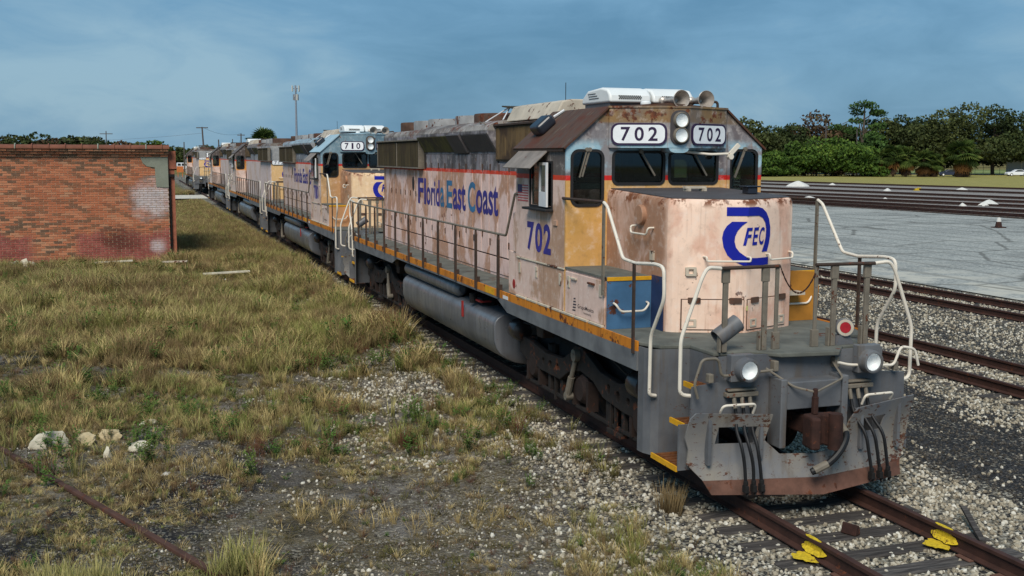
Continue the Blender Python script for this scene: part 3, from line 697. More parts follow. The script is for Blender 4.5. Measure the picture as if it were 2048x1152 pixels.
def plow(R):
    def y_of(x, z):
        t = (z-.1)/.95
        return -.21 + .27*abs(x)/1.3 + .13*math.sin(math.pi*min(1, max(0, t)))*.9 + .02*t
    def f(u, v, w): return (u, y_of(u, v)+w, v)
    out = [(-1.30, .265), (0, .265), (1.30, .265), (1.40, .42), (1.47, .80), (1.46, 1.055), (.56, 1.0), (.47, .86), (.36, .56), (0, .53), (-.42, .535), (-.60, .70), (-.56, 1.01), (-1.42, 1.045), (-1.47, .98), (-1.50, .76), (-1.45, .62), (-1.47, .45)]
    hl = [(-1.16, .67), (-.72, .67), (-.70, .87), (-1.14, .87)]; hr = [(.70, .68), (1.0, .68), (1.05, .86), (.68, .85)]
    ex = [(x/10, z/100) for x in range(-14, 15) for z in range(30, 104, 8)]
    pw = MB().plate(out, [hl, hr], f, .022, extra=ex, cuts=[((0, .2), (0, .6))]).build('snow_plow', M['plow_grey'], R, smooth=True, ang=30)
    o2 = [(-1.25, .135), (0, .10), (1.25, .135), (1.28, .275), (0, .275), (-1.32, .275)]
    MB().plate(o2, [], lambda u, v, w: (u, y_of(u, v)-.028+w, v), .026, extra=[(x/10, z) for x in range(-12, 13) for z in (.17, .22)], cuts=[((0, 0), (0, .4))]).build('cutting_edge', M['rustbrown'], pw, smooth=True, ang=30)
    for s in (-1, 1):
        grab(R, [(s*1.12, .12, 1.03), (s*1.12, .06, 1.12), (s*.72, .04, 1.12), (s*.72, .1, 1.0)], .015, name='plow_grab_iron')
        MB().box(s*1.25-.02, s*1.25+.02, .1, .26, .45, 1.0).box(s*.66-.02, s*.66+.02, .0, .26, .5, .95).build('plow_bracket', M['steel_grey'], pw)
    return pw

def truck(R, T):
    def mb(): return MB(T)
    tr = None
    for s in (-1, 1):
        P = [(1.30, .60), (1.36, .86), (1.62, .97), (2.1, .96), (2.6, .86), (3.2, .90), (3.6, 1.04), (3.85, 1.13), (4.1, 1.12), (4.3, .98), (4.6, .84), (5.3, .80), (5.9, .88), (6.3, .90), (6.5, .80), (6.48, .62), (6.2, .56), (5.5, .50), (4.7, .50), (4.35, .68), (3.9, .78), (3.45, .72), (3.1, .56), (2.4, .50), (1.7, .52)]
        H = [circ(2.62, .68, .06, 10, .075), circ(2.92, .72, .05, 10, .07), circ(2.30, .68, .05, 10), circ(5.1, .66, .06, 10), circ(5.4, .66, .05, 10), circ(4.8, .68, .05, 10)]
        b = mb(); x0 = s*1.10; b.plate(P, H, lambda u, v, w: (x0+s*w, u, v), .11)
        fr = b.build('truck_side_frame', M['truck'], R, bevel=.02)
        # lower equaliser, brake rigging and rods
        b = mb().box(*sorted((s*1.12, s*1.17)), 1.5, 6.3, .20, .25); b.tube(bend([(s*1.18, 1.2, .95), (s*1.18, 2.4, 1.02), (s*1.18, 2.9, 1.14), (s*1.18, 4.6, 1.2), (s*1.18, 6.4, 1.12)], .1), .018, 6)
        for y in (2.55, 3.05, 4.75, 5.25, 1.35): b.box(*sorted((s*1.10, s*1.16)), y-.05, y+.05, .18, .56)
        for y in (2.75, 2.9, 4.95): b.box(*sorted((s*1.14, s*1.19)), y-.018, y+.018, .14, .8)
        b.box(*sorted((s*1.05, s*1.2)), 2.55, 2.98, .12, .19)
        b.build('brake_rigging', M['truck'], fr, bevel=.008)
        for y in (1.97, 3.92, 5.87):
            b = mb(); b.lathe((s*1.02, y, .51), (s, 0, 0), [(0, .22), (.12, .22), (.16, .19), (.2, .16), (.205, .0)], 18)
            b.box(*sorted((s*1.04, s*1.2)), y-.30, y-.22, .24, .66).box(*sorted((s*1.04, s*1.2)), y+.22, y+.30, .24, .66)
            b.build('journal_box', M['wheel'], fr, smooth=True)
            for k in (-1, 1): mb().lathe((s*1.0, y+k*.40, .56), (0, 0, 1), [(0, .09), (.35, .09)], 10).build('suspension_spring', M['truck'], fr, smooth=True)
        b = mb().cyl((s*1.24, 3.98, .98), (s*1.26, 4.12, .62), .035, n=10).cyl((s*1.26, 4.10, .66), (s*1.27, 4.22, .36), .052, n=10).cyl((s*1.18, 3.98, 1.0), (s*1.29, 3.98, 1.0), .09, n=12).cyl((s*1.18, 4.22, .36), (s*1.31, 4.22, .36), .06, n=12)
        b.build('shock_absorber', M['post_grey'], fr, smooth=True)
        for y, sy in ((1.95, -1), (6.5, 1)):
            b = mb(); b.lathe((s*1.20, y+.16*sy*-1, .98), (0, sy, 0), [(0, .0), (0, .1), (.03, .16), (.08, .175), (.3, .175), (.34, .16), (.36, .1), (.36, .05), (.55, .05), (.55, 0)], 18)
            b.build('brake_cylinder', M['resv'], fr, smooth=True)
        mb().box(*sorted((s*1.06, s*1.32)), 5.15, 5.5, 1.22, 1.42).prism([(5.2, 1.05), (5.45, 1.05), (5.5, 1.22), (5.15, 1.22)], 'x', *sorted((s*1.1, s*1.3))).build('sand_bracket', M['post'], fr, bevel=.015)
    for y in (1.97, 3.92, 5.87):
        w = None
        b = mb()
        for s in (-1, 1): b.lathe((s*.69, y, .51), (s, 0, 0), [(-.02, .0), (-.02, .535), (.012, .535), (.015, .51), (.13, .505), (.135, .44), (.10, .40), (.09, .2), (.16, .16), (.16, 0)], 32)
        b.cyl((-.7, y, .51), (.7, y, .51), .09, n=12)
        b.build('wheelset', M['wheel'], R, smooth=True)
    mb().box(-.95, .95, 1.5, 6.3, .72, 1.02).box(-.5, .5, 3.2, 4.7, 1.0, 1.3).build('truck_bolster', M['dark'], R)

def build_loco(num, sty, hood_no=None, y_front_gear=True):
    st = STY[sty]; R = empty('diesel_locomotive')
    I = None
    TR = lambda x, y, z: (-x, 20.3-y, z)
    # ---- frame and deck
    MB().box(-.55, .55, .28, 20.0, 1.10, 1.58).box(-1.48, 1.48, 1.4, 18.9, 1.46, 1.585).build('underframe', M['dark'], R)
    deck = [(-1.54, 1.35), (-1.40, 1.03), (-1.06, .96), (-1.05, .42), (-.60, .38), (-.36, .14), (.36, .06), (.60, .34), (1.05, .40), (1.06, .96), (1.40, 1.03), (1.54, 1.35),
            (1.54, 18.95), (1.40, 19.27), (1.06, 19.34), (1.05, 19.9), (.36, 20.1), (-.36, 20.1), (-1.05, 19.9), (-1.06, 19.34), (-1.40, 19.27), (-1.54, 18.95)]
    MB().prism(deck, 'z', 1.60, DZ).build('walkway_deck', M['deck'], R, bevel=.012)
    for s in (-1, 1):
        P = [(1.32, 1.30), (6.1, 1.34), (6.6, 1.50), (13.9, 1.50), (14.4, 1.36), (18.98, 1.34), (18.98, 1.655), (1.32, 1.655)]
        sl = MB().prism(P, 'x', *sorted((s*1.543, s*1.568))).build('side_sill', M['sill'], R)
        if s < 0:
            MB().box(-1.572, -1.5685, 6.05, 6.3, 1.545, 1.60).build('sill_reflector', M['sash'], sl)
            MB().box(-1.572, -1.5685, 6.75, 7.25, 1.54, 1.648).build('sill_placard', M['yellow'], sl)
    # ---- fuel tank and reservoirs
    hsec = [(-.90, .28), (-1.10, .32), (-1.25, .39), (-1.36, .48), (-1.43, .59), (-1.465, .72), (-1.47, .97), (-1.455, 1.04), (-1.41, 1.10), (-1.33, 1.15), (-1.10, 1.18)]
    sec = hsec + [(-x, z) for x, z in reversed(hsec)]
    tk = MB().prism(sec, 'y', 7.05, 13.75).build('fuel_tank', M['tank'], R, smooth=True, bevel=.015, ang=30)
    for y in (10.4,): MB().prism([(x*1.0025, .73+(z-.73)*1.006) for x, z in sec], 'y', y, y+.02).build('tank_weld_band', M['tank'], tk, smooth=True, ang=30)
    MB().box(-1.50, -1.475, 8.86, 8.93, .88, 1.17).box(-1.40, -1.20, 8.05, 8.35, 1.24, 1.27).build('fuel_valve_lever', M['red'], tk)
    MB().cyl((-1.40, 8.5, 1.19), (-1.40, 8.5, 1.36), .07, n=10).box(-1.35, -1.12, 8.1, 8.7, 1.2, 1.3).build('fuel_filler', M['dark'], tk)
    for s in (-1, 1):
        MB().lathe((s*1.33, 9.45, 1.31), (0, 1, 0), [(0, 0), (0, .06), (.04, .11), (.12, .145), (4.1, .145), (4.18, .11), (4.22, .05), (4.22, 0)], 20).build('air_reservoir', M['tank'], R, smooth=True)
    truck(R, None); truck(R, TR)
    # ---- long hood
    hs = [(-.9, DZ+.002), (-.9, 4.24), (-.885, 4.33), (-.83, 4.40), (-.74, 4.435), (0, 4.46), (.74, 4.435), (.83, 4.40), (.885, 4.33), (.9, 4.24), (.9, DZ+.002)]
    MB().prism(hs, 'y', 5.80, 18.2).build('long_hood', st['body'], R, smooth=True, ang=25)
    ys = [6.42]; w = [.52, .55, .50, .46, .50, .48]
    while ys[-1] < 17.6: ys.append(ys[-1] + RNG.choice((.44, .48, .52, .56)))
    ys[-1] = 18.12
    for i, (a, b) in enumerate(zip(ys[:-1], ys[1:])):
        mid = (a+b)/2
        top = 3.70 if mid < 8.62 else (3.86 if mid < 13.9 else 3.52)
        d = MB().box(-.918, -.9035, a+.017, b-.017, 2.02, top).build('hood_door', st['body'], R, bevel=.004)
        b2 = MB()
        zs = (2.25+.12*(i % 2), 3.62 if top > 3.6 else 2.95)
        for z in zs: b2.box(-.932, -.917, b-.10, b-.06, z-.06, z+.06)
        b2.build('door_latch', M['fan_rust'] if i % 3 else M['flap'], d)
    MB().box(-.903, -.9005, 6.40, 18.14, 1.69, 3.52).box(-.903, -.9005, 6.40, 13.88, 3.521, 3.70).box(-.903, -.9005, 8.64, 13.88, 3.701, 3.87).build('door_gap_shade', M['gap'], R)  # dark sheet behind the hood doors; its colour paints the shade in the gaps
    MB().box(-.914, -.9035, 6.42, 18.12, 1.70, 1.995).build('hood_base_panel', st['body'], R, bevel=.004)
    # radiator section
    for s in (-1, 1):
        xa, xb = sorted((s*.90, s*1.05))
        rd = MB().box(*sorted((s*.90, s*1.03)), 13.92, 18.34, 3.57, 4.17).build('radiator_grille', M['grille'], R)
        b = MB().box(*sorted((s*.90, s*1.07)), 13.90, 18.36, 4.172, 4.205).box(*sorted((s*.90, s*1.06)), 13.90, 18.36, 3.535, 3.567)
        for y in (13.90, 16.10, 18.325): b.box(*sorted((s*.905, s*1.045)), y, y+.035, 3.57, 4.17)
        b.build('radiator_frame', M['post_grey'], rd, bevel=.004)
        b = MB()
        for k in range(80):
            y = 13.97+k*.054
            if abs(y-16.1) > .06: b.box(*sorted((s*1.031, s*1.043)), y, y+.012, 3.58, 4.165)
        b.build('radiator_slats', M['grille'], rd)
        # air intake behind the cab
        ig = MB().box(*sorted((s*.901, s*.935)), 5.85, 8.60, 3.74, 4.36).build('intake_grille', M['grille'], R)
        b = MB()
        for k in range(42): b.box(*sorted((s*.936, s*.955)), 5.9+k*.064, 5.93+k*.064, 3.77, 4.33)
        b.build('intake_slats', M['slat'], ig)
        MB().box(*sorted((s*.901, s*.985)), 5.85, 8.62, 4.362, 4.395).build('intake_rail', M['post'], ig)
    # dynamic-brake blister
    bs = [(-.905, 3.91), (-1.10, 4.24), (-1.10, 4.30), (-1.03, 4.39), (-.80, 4.475), (0, 4.50), (.80, 4.475), (1.03, 4.39), (1.10, 4.30), (1.10, 4.24), (.905, 3.91)]
    MB().prism(bs, 'y', 8.62, 13.86).build('dynamic_brake_blister', st['body'], R, smooth=True, ang=25)
    def slant(s, d): return lambda u, v, w: (s*(.905+.195*v+(d+w)*.86), u, 3.91+.33*v-(d+w)*.5)
    for s in (-1, 1):
        MB().plate([(11.35, .02), (13.82, .02), (13.82, .97), (11.35, .97)], [], slant(s, .003), .012).build('brake_grille', M['grille_moss'], R)
        MB().plate([(10.35, -.02), (11.25, -.02), (11.25, 1.06), (10.35, 1.06)], [], slant(s, .003), .05).build('blister_door', M['flap'], R, bevel=.008)
        MB().plate([(8.66, .02), (10.30, .02), (10.30, .97), (8.66, .97)], [], slant(s, .003), .010).build('blister_panel', M['flap'], R)
    if True:
        grab(R, [(-.93, 9.5, 4.43), (-.97, 9.5, 4.46), (-1.04, 9.0, 4.43), (-1.0, 9.0, 4.40)], .01, M['post_grey'])
    # roof: fans, stack, hatch
    for y, mt in ((17.2, 'fan_rust'), (15.8, 'fan_grey'), (14.4, 'fan_grey'), (12.14, 'fan_grey'), (10.76, 'fan_rust')):
        fan = MB().lathe((0, y, 4.43), (0, 0, 1), [(0, .66), (.20, .66), (.235, .65), (.24, .62), (.22, .60), (.05, .60)], 28).build('roof_fan', M[mt], R, smooth=True)
        b = MB()
        for k in range(6):
            a = math.pi*k/6; b.tube([(math.cos(a)*.6, y+math.sin(a)*.6, 4.655), (-math.cos(a)*.6, y-math.sin(a)*.6, 4.655)], .008, 5)
        b.cyl((0, y, 4.46), (0, y, 4.6), .16, n=12).build('fan_guard', M['dark'], fan)
    MB().prism([(-.80, 4.44), (-.66, 4.70), (-.50, 4.735), (.50, 4.735), (.66, 4.70), (.80, 4.44)], 'y', 6.05, 8.45).build('roof_hatch', M['hatch'], R, bevel=.02)
    st_ = MB().box(-.32, .32, 9.2, 9.95, 4.47, 4.62).build('exhaust_stack', M['fan_rust'], R, bevel=.02)
    MB().obox((-.05, 9.35, 4.74), (.42, 0, 0), (0, .32, .03), (0, -.001, .012)).build('stack_cover', M['grille'], st_)
    MB().tube([(-.72, 10.0, 4.46), (-.34, 9.55, 4.76), (-.60, 9.2, 4.5)], .014, 6).build('cover_prop', M['sash'], st_)
    MB().tube([(-.55, 6.2, 4.5), (-.55, 6.2, 5.0)], .006, 5).build('whip_antenna', M['dark'], R)
    # hood end
    endf = lambda u, v, w: (-u, 18.2+w, v)
    he = MB().plate(rrect(-.86, .86, DZ+.05, 4.28, .08), [], lambda u, v, w: endf(u, v, .002+w), .02).build('hood_end_panel', st['nose'], R)
    b = MB()
    for z in (3.72, 4.12): b.tube(bend([(-.5, 18.222, z), (-.5, 18.29, z), (-.02, 18.29, z), (-.02, 18.222, z)], .04), .014, 7)
    for z in (2.25, 2.75): b.tube(bend([(.5, 18.222, z), (.5, 18.29, z), (-.4, 18.29, z), (-.4, 18.222, z)], .04), .014, 7)
    b.build('hood_end_grab_iron', M['white_rail'], R, smooth=True)
    hl = MB().plate(rrect(-.16, .16, 3.62, 4.14, .15), [], lambda u, v, w: endf(u, v, .025+w), .05).build('rear_headlight', M['flap'], R)
    for z in (3.77, 3.99): MB().lathe((0, 18.27, z), (0, 1, 0), [(.01, 0), (.015, .05), (.03, .085), (.04, .10), (.02, .10)], 16).build('lamp', M['chrome'], hl, smooth=True)
    hn = hood_no or num
    for s in (-1, 1):
        c = s*.50
        nb = MB().plate(rrect(c-.34, c+.34, 3.36, 3.60, .07), [], lambda u, v, w: endf(u, v, .023+w), .03).build('number_board', M['rubber'], R)
        MB().plate(rrect(c-.32, c+.32, 3.38, 3.58, .06), [], lambda u, v, w: endf(u, v, .0535+w), .003).build('board_face', M['board'], nb)
        letter(MB(), hn, c-.22, c+.22, 3.40, 3.56, lambda u, v, w: endf(u, v, .0585), bold=.01, space=1.25).build('board_number', M['digit'], nb)
    draw_logo(R, lambda u, v: endf(.0+u*.36, 2.92+v*.36, .026), [])
    # ---- lettering on the hood side
    X = -.9215
    t1 = 'Florida East Coast'
    sm = lambda u, v, w: (X, -u, v)
    if sty == '702':
        for s_, a, b, z0_, z1_, mt in (('Fl', 14.45, 13.72, 2.74, 3.325, 'letter'), ('orid', 13.68, 12.55, 2.735, 3.31, 'letter'), ('a', 12.50, 12.18, 2.735, 3.16, 'letter2'), ('E', 11.98, 11.55, 2.745, 3.32, 'letter2'), ('ast', 11.50, 10.58, 2.735, 3.27, 'letter'), ('C', 10.42, 9.93, 2.735, 3.33, 'letter2'), ('oast', 9.88, 8.52, 2.735, 3.29, 'letter')):
            letter(MB(), s_, -a, -b, z0_, z1_, sm, bold=.022).build('hood_lettering', M[mt], R)
    else:
        letter(MB(), t1, -14.45, -8.53, 2.74, 3.32, sm, bold=.022).build('hood_lettering', M['letter'], R)
    pr = MB().plate(circ(-14.9, 3.18, .085, 16, .17), [], lambda u, v, w: (-.918-w, -u, v), .012).build('hood_porthole', M['rubber'], R)
    # ---- cab
    F_H = [rrect(-1.45, -.99, 3.155, 3.905, .10), rrect(-.83, -.05, 3.45, 3.89, .07), rrect(.04, .80, 3.45, 3.89, .07), rrect(1.02, 1.45, 3.15, 3.92, .10)]
    cs = [(-1.535, DZ+.002), (1.535, DZ+.002), (1.535, 3.95), (.93, 4.475), (-.93, 4.475), (-1.535, 3.95)]
    MB().plate(cs, F_H, lambda u, v, w: (u, 3.70+w, v), .04).build('cab_front', st['front'], R)
    R_H = [rrect(-1.44, -1.02, 3.02, 3.80, .09), rrect(1.02, 1.44, 3.02, 3.80, .09)]
    MB().plate([(x*.974, z-.001*(z > 4)) for x, z in cs], R_H, lambda u, v, w: (u, 5.72+w, v), .04).build('cab_rear', st['front'], R)
    for s in (-1, 1):
        so = [(3.742, 2.29), (5.765, 2.29), (5.765, 3.95), (3.742, 3.95)]
        MB().plate(so, [[(4.22, 3.115), (5.09, 3.115), (5.09, 3.73), (4.22, 3.73)]], lambda u, v, w: (s*(1.535-w), u, v), .035).build('cab_side', st['side'], R)
    rs = [(-1.585, 3.915), (-.925, 4.485), (0, 4.545), (.925, 4.485), (1.585, 3.915), (1.57, 3.895), (.92, 4.455), (0, 4.512), (-.92, 4.455), (-1.57, 3.895)]
    rs = [(x, z+.03) for x, z in rs]
    MB().prism(rs, 'y', 3.66, 5.80).build('cab_roof', st['roof'], R)
    MB().box(-1.57, -1.54, 3.75, 5.80, 3.895, 3.925).box(1.54, 1.57, 3.75, 5.80, 3.895, 3.925).build('rain_gutter', M['post'], R)
    # interior
    MB().box(-1.49, 1.49, 3.75, 5.71, 2.35, 2.40).box(-1.2, -.75, 4.0, 4.6, 2.4, 3.45).box(.2, .9, 5.2, 5.7, 2.4, 4.1).build('cab_interior', M['interior'], R)
    for x in (-1.0, .9): MB().box(x-.24, x+.24, 4.75, 5.2, 2.8, 2.92).box(x-.24, x+.24, 5.15, 5.27, 2.92, 3.5).box(x-.06, x+.06, 4.9, 5.02, 2.4, 2.8).build('seat', M['dark'], R, bevel=.03)
    # glazing
    for h in F_H:
        x0, x1 = min(p[0] for p in h), max(p[0] for p in h); z0, z1 = min(p[1] for p in h), max(p[1] for p in h)
        r = .10 if z1-z0 > .6 else .07
        wn = MB().plate(rrect(x0-.022, x1+.022, z0-.022, z1+.022, r+.022), [rrect(x0+.018, x1-.018, z0+.018, z1-.018, r-.018)], lambda u, v, w: (u, 3.688+w, v), .012).build('window', M['rubber'], R)
        MB().plate(rrect(x0+.001, x1-.001, z0+.001, z1-.001, r), [], lambda u, v, w: (u, 3.715+w, v), .006).build('pane', M['glass'], wn)
    for h in R_H:
        x0, x1 = min(p[0] for p in h), max(p[0] for p in h)
        wn = MB().plate(rrect(x0-.022, x1+.022, 3.0, 3.82, .11), [rrect(x0+.018, x1-.018, 3.04, 3.78, .08)], lambda u, v, w: (u, 5.761+w, v), .012).build('window', M['rubber'], R)
        MB().plate(rrect(x0, x1, 3.021, 3.799, .09), [], lambda u, v, w: (u, 5.735+w, v), .006).build('pane', M['glass'], wn)
    # wipers
    def wiper(p, q, wd=.012, n='windshield_wiper'):
        p, q = Vector(p), Vector(q); d = (q-p)/2
        MB().obox((p+q)/2, d, Vector((0, .008, 0)), d.cross(Vector((0, 1, 0))).normalized()*wd).cyl(p+Vector((0, .02, 0)), p-Vector((0, .02, 0)), .03, n=8).build(n, M['post_grey'], R)
    wiper((-1.20, 3.67, 3.92), (-1.31, 3.67, 3.55)); wiper((-1.24, 3.665, 3.92), (-1.35, 3.665, 3.54), .008)
    wiper((-.42, 3.67, 3.90), (-.20, 3.67, 3.56)); wiper((.42, 3.67, 3.88), (.62, 3.67, 3.56)); wiper((1.22, 3.64, 3.94), (1.06, 3.64, 3.53), .016)
    # front door with its own panel
    dr = MB().plate([(.955, 2.4), (1.505, 2.4), (1.505, 3.93), (1.20, 4.18), (.955, 4.18)], [rrect(1.0, 1.47, 3.13, 3.94, .11)], lambda u, v, w: (u, 3.676+w, v), .022).build('front_door', st['front'], R)
    # number-board housing
    Pl = [(-.915, 3.698), (-.915, 3.66), (-.16, 3.34), (.16, 3.34), (.915, 3.66), (.915, 3.698)]
    hs_ = MB().prism(Pl, 'z', 3.945, 4.492).build('number_board_housing', st['front'], R, bevel=.006)
    MB().prism([(x*1.02, y-.01) for x, y in Pl[1:5]] + [(.93, 3.699), (-.93, 3.699)], 'z', 4.493, 4.52).build('housing_cap', st['front'], hs_)
    bul = [(-.16, 3.944), (.16, 3.944), (.13, 3.90), (.07, 3.88), (-.07, 3.88), (-.13, 3.90)]
    MB().prism(bul, 'y', 3.345, 3.62).build('housing_bulge', st['front'], hs_)
    for s in (-1, 1):
        def f(u, v, w, s=s):        # u measured along the slanted face from the outer edge
            if s < 0: p = Vector((-.915, 3.66)); q = Vector((-.16, 3.34))
            else: p = Vector((.16, 3.34)); q = Vector((.915, 3.66))
            d = (q-p).normalized(); n = Vector((d.y, -d.x))
            c = p + d*u + n*w; return (c.x, c.y, v)
        Lw = .82
        nb = MB().plate(rrect(.022, Lw-.03, 3.985, 4.285, .10), [], lambda u, v, w: f(u, v, .001+w), .02).build('number_board', M['digit'], R)
        MB().plate(rrect(.05, Lw-.06, 4.01, 4.26, .085), [], lambda u, v, w: f(u, v, .0215+w), .003).build('board_face', M['board'], nb)
        b = MB()
        for k, ch in enumerate(num):
            c = .05+(Lw-.11)*(.24+.265*k); wd = .064 if ch != '1' else .03
            letter(b, ch, c-wd, c+wd, 4.042, 4.232, lambda u, v, w: f(u, v, .0275), bold=.018)
        b.build('board_number', M['digit'], nb)
    hp = MB().plate(rrect(-.145, .145, 3.99, 4.46, .12), [], lambda u, v, w: (u, 3.318+w, v), .021).build('headlight', M['flap'], R)
    for z in (4.325, 4.118):
        MB().lathe((0.0, 3.33, z), (0, -1, 0), [(0, .115), (.05, .112), (.065, .10), (.055, .09)], 22).build('lamp_housing', M['post_grey'], hp, smooth=True)
        MB().lathe((0.0, 3.33, z), (0, -1, 0), [(.014, 0), (.02, .03), (.035, .07), (.055, .092)], 20).build('lamp_reflector', M['chrome'], hp, smooth=True)
        MB().lathe((0.0, 3.33, z), (0, -1, 0), [(.066, 0), (.064, .05), (.057, .091)], 20).build('lamp_lens', M['sash_glass'], hp, smooth=True)
    # mirror arm and marker under the right board
    MB().tube(bend([(.20, 3.60, 3.90), (.55, 3.45, 3.86), (.82, 3.42, 3.87)], .05), .018, 7).obox((.90, 3.40, 3.93), (.07, 0, .07), (0, .02, 0), (-.02, 0, .02)).cyl((.84, 3.37, 3.83), (.84, 3.45, 3.83), .04, n=10).build('mirror_arm', M['white_rail'], R, smooth=True)
    # side windows, awnings, flag, cab number
    for s in (-1, 1):
        fr = MB().plate([(4.19, 3.085), (5.12, 3.085), (5.12, 3.76), (4.19, 3.76)], [[(4.22, 3.115), (5.09, 3.115), (5.09, 3.73), (4.22, 3.73)]], lambda u, v, w: (s*(1.536+w), u, v), .02).build('side_window', M['rubber'], R)
        MB().plate([(4.62, 3.115), (5.09, 3.115), (5.09, 3.73), (4.62, 3.73)], [], lambda u, v, w: (s*(1.515+w), u, v), .006).build('pane', M['glass'], fr)
        sf = lambda u, v, w: (s*(1.56+w+.10*(4.62-u)), u, v)
        MB().plate([(4.22, 3.11), (4.62, 3.11), (4.62, 3.74), (4.22, 3.74)], [[(4.27, 3.32), (4.57, 3.32), (4.57, 3.70), (4.27, 3.70)]], sf, .03).build('sash', M['sash'], fr)
        MB().plate([(4.27, 3.32), (4.57, 3.32), (4.57, 3.70), (4.27, 3.70)], [], lambda u, v, w: sf(u, v, .01+w), .006).build('sash_pane', M['glass'], fr)
        MB().box(*sorted((s*1.537, s*1.66)), 4.16, 5.16, 3.045, 3.082).build('armrest', M['rubber'], R, bevel=.01)
        aw = [(s*1.56, 3.915), (s*1.83, 3.66), (s*1.825, 3.65), (s*1.55, 3.90)]
        MB().prism(aw, 'y', 4.36, 5.56).build('window_awning', M['awning'], R)
    fl = MB().plate([(-5.68, 3.15), (-5.21, 3.15), (-5.21, 3.40), (-5.68, 3.40)], [], lambda u, v, w: (-1.5375-w*.5, -u, v), .002).build('flag_decal', M['flag_white'], R)
    b = MB()
    for k in range(7): b.add([(-1.540, y, z) for y, z in ((5.68, 3.15+.25*2*k/13), (5.21, 3.15+.25*2*k/13), (5.21, 3.15+.25*(2*k+1)/13), (5.68, 3.15+.25*(2*k+1)/13))], [(0, 1, 2, 3)])
    b.build('flag_stripes', M['flag_red'], fl)
    MB().add([(-1.5415, y, z) for y, z in ((5.68, 3.285), (5.48, 3.285), (5.48, 3.40), (5.68, 3.40))], [(0, 1, 2, 3)]).build('flag_canton', M['flag_blue'], fl)
    b = MB()
    if sty != '712' or True:
        for k, ch in enumerate(num): letter(b, ch, -5.25+.35*k, -5.25+.35*k+.30, 2.42, 2.855, lambda u, v, w: (-1.5385, -u, v), bold=.032)
        b.build('cab_number', M['letter'] if sty != '702' else M['letter'], R)
    MB().box(-1.555, -1.5365, 4.0, 4.14, 2.86, 2.93).build('cab_vent', st['side'], R)
    # ---- battery boxes under and ahead of the cab
    for s in (-1, 1):
        bb = MB().box(*sorted((s*.915, s*1.525)), 2.30, 3.698, DZ+.002, 2.285).box(*sorted((s*.95, s*1.525)), 3.742, 5.718, DZ+.002, 2.288).build('battery_box', st['side'], R)
        MB().box(*sorted((s*.915, s*1.54)), 2.285, 3.697, 2.2855, 2.312).build('battery_box_lid', M['deck'], R)
        for a, c in ((2.34, 3.68), (3.74, 5.70)):
            d = MB().box(*sorted((s*1.5255, s*1.540)), a, c, 1.69, 2.255).build('battery_box_door', st['side'], R, bevel=.006)
            b = MB()
            for y in ((a+.12, c-.14) if a < 3 else (a+.12, (a+c)/2+.1, c-.14)): b.box(*sorted((s*1.5405, s*1.553)), y-.04, y+.04, 2.04, 2.20)
            b.build('door_latch', M['hatch'], d, bevel=.004)
            if a < 3:
                b = MB()
                for y in (3.35, 2.75): b.box(*sorted((s*1.5405, s*1.57)), y-.10, y+.10, 2.17, 2.195)
                b.build('door_handle', M['hatch'], d, bevel=.004)
        tr = MB().box(*sorted((s*1.5265, s*1.556)), 3.72, 5.70, 2.262, 2.286).build('box_moulding', M['hatch'], R, bevel=.005)
        b = MB()
        for k in range(7): b.box(*sorted((s*1.5265, s*1.575)), 2.36+k*.48, 2.36+k*.48+.43, 1.658, 1.688)
        b.build('box_foot_strip', M['hatch'], R, bevel=.005)
        MB().box(*sorted((s*.95, s*1.50)), 5.765, 6.22, DZ+.002, 2.33).box(*sorted((s*.95, s*1.515)), 5.765, 5.97, 2.333, 2.95).build('cab_rear_locker', st['side'], R, bevel=.01)
        MB().box(*sorted((s*.917, s*1.53)), 2.278, 2.2985, DZ+.002, 2.262).build('box_front_panel', st['box'], R)
        MB().box(*sorted((s*.914, s*1.535)), 2.268, 2.284, 2.263, 2.314).build('box_front_edge', M['yellow'], R, bevel=.004)
        grab(R, [(s*1.44, 2.277, 1.98), (s*1.44, 2.20, 1.97), (s*1.38, 2.19, 1.88), (s*1.05, 2.19, 1.88), (s*.98, 2.20, 1.97), (s*.98, 2.277, 1.98)], .014)
    MB().plate(circ(-5.95, 1.82, .06, 14, .075), [], lambda u, v, w: (-1.502-w, -u, v), .006).build('warning_decal', M['red'], R)
    if True:
        sm2 = lambda u, v, w: (-1.5425, -u, v)
        b = MB(); letter(b, 'GrupoMexico', -3.22, -2.68, 1.785, 1.855, sm2, bold=.004); letter(b, 'TRANSPORTES', -3.02, -2.76, 1.745, 1.768, sm2)
        for k in range(5): b.plate([(-3.41+.01*k, 1.74+.04*k), (-3.28-.012*abs(k-2), 1.745+.04*k), (-3.27-.012*abs(k-2), 1.765+.04*k), (-3.40+.01*k, 1.76+.04*k)], [], sm2, 0)
        b.build('owner_lettering', M['grey_print'], R)
    # ---- short hood (nose)
    def nose_plan(i):
        L = [(-.915+i, 3.698), (-.915+i, 2.12), (-.912+i, 2.0), (-.895+i, 1.90), (-.85+i*.8, 1.835+i*.5), (-.78+i*.5, 1.80+i*.8), (-.4, 1.654+i), (-.02, 1.508+i)]
        return L + [(-x, y) for x, y in reversed(L)]
    vs, fs = [], []; levels = [(DZ+.002, 0), (2.0, 0), (2.6, 0), (3.15, 0), (3.24, .008), (3.285, .03), (3.305, .07)]
    for z, i in levels:
        for x, y in nose_plan(i): vs.append((x, y, z + (.08*(y-1.5)/2.2)*(z-DZ)/1.65))
    n = len(nose_plan(0))
    for k in range(len(levels)-1): fs += [(k*n+j, k*n+j+1, (k+1)*n+j+1, (k+1)*n+j) for j in range(n-1)]
    fs.append(tuple((len(levels)-1)*n+j for j in range(n)))
    MB().add(vs, fs).build('nose_hood', st['nose'], R, smooth=True, ang=24)
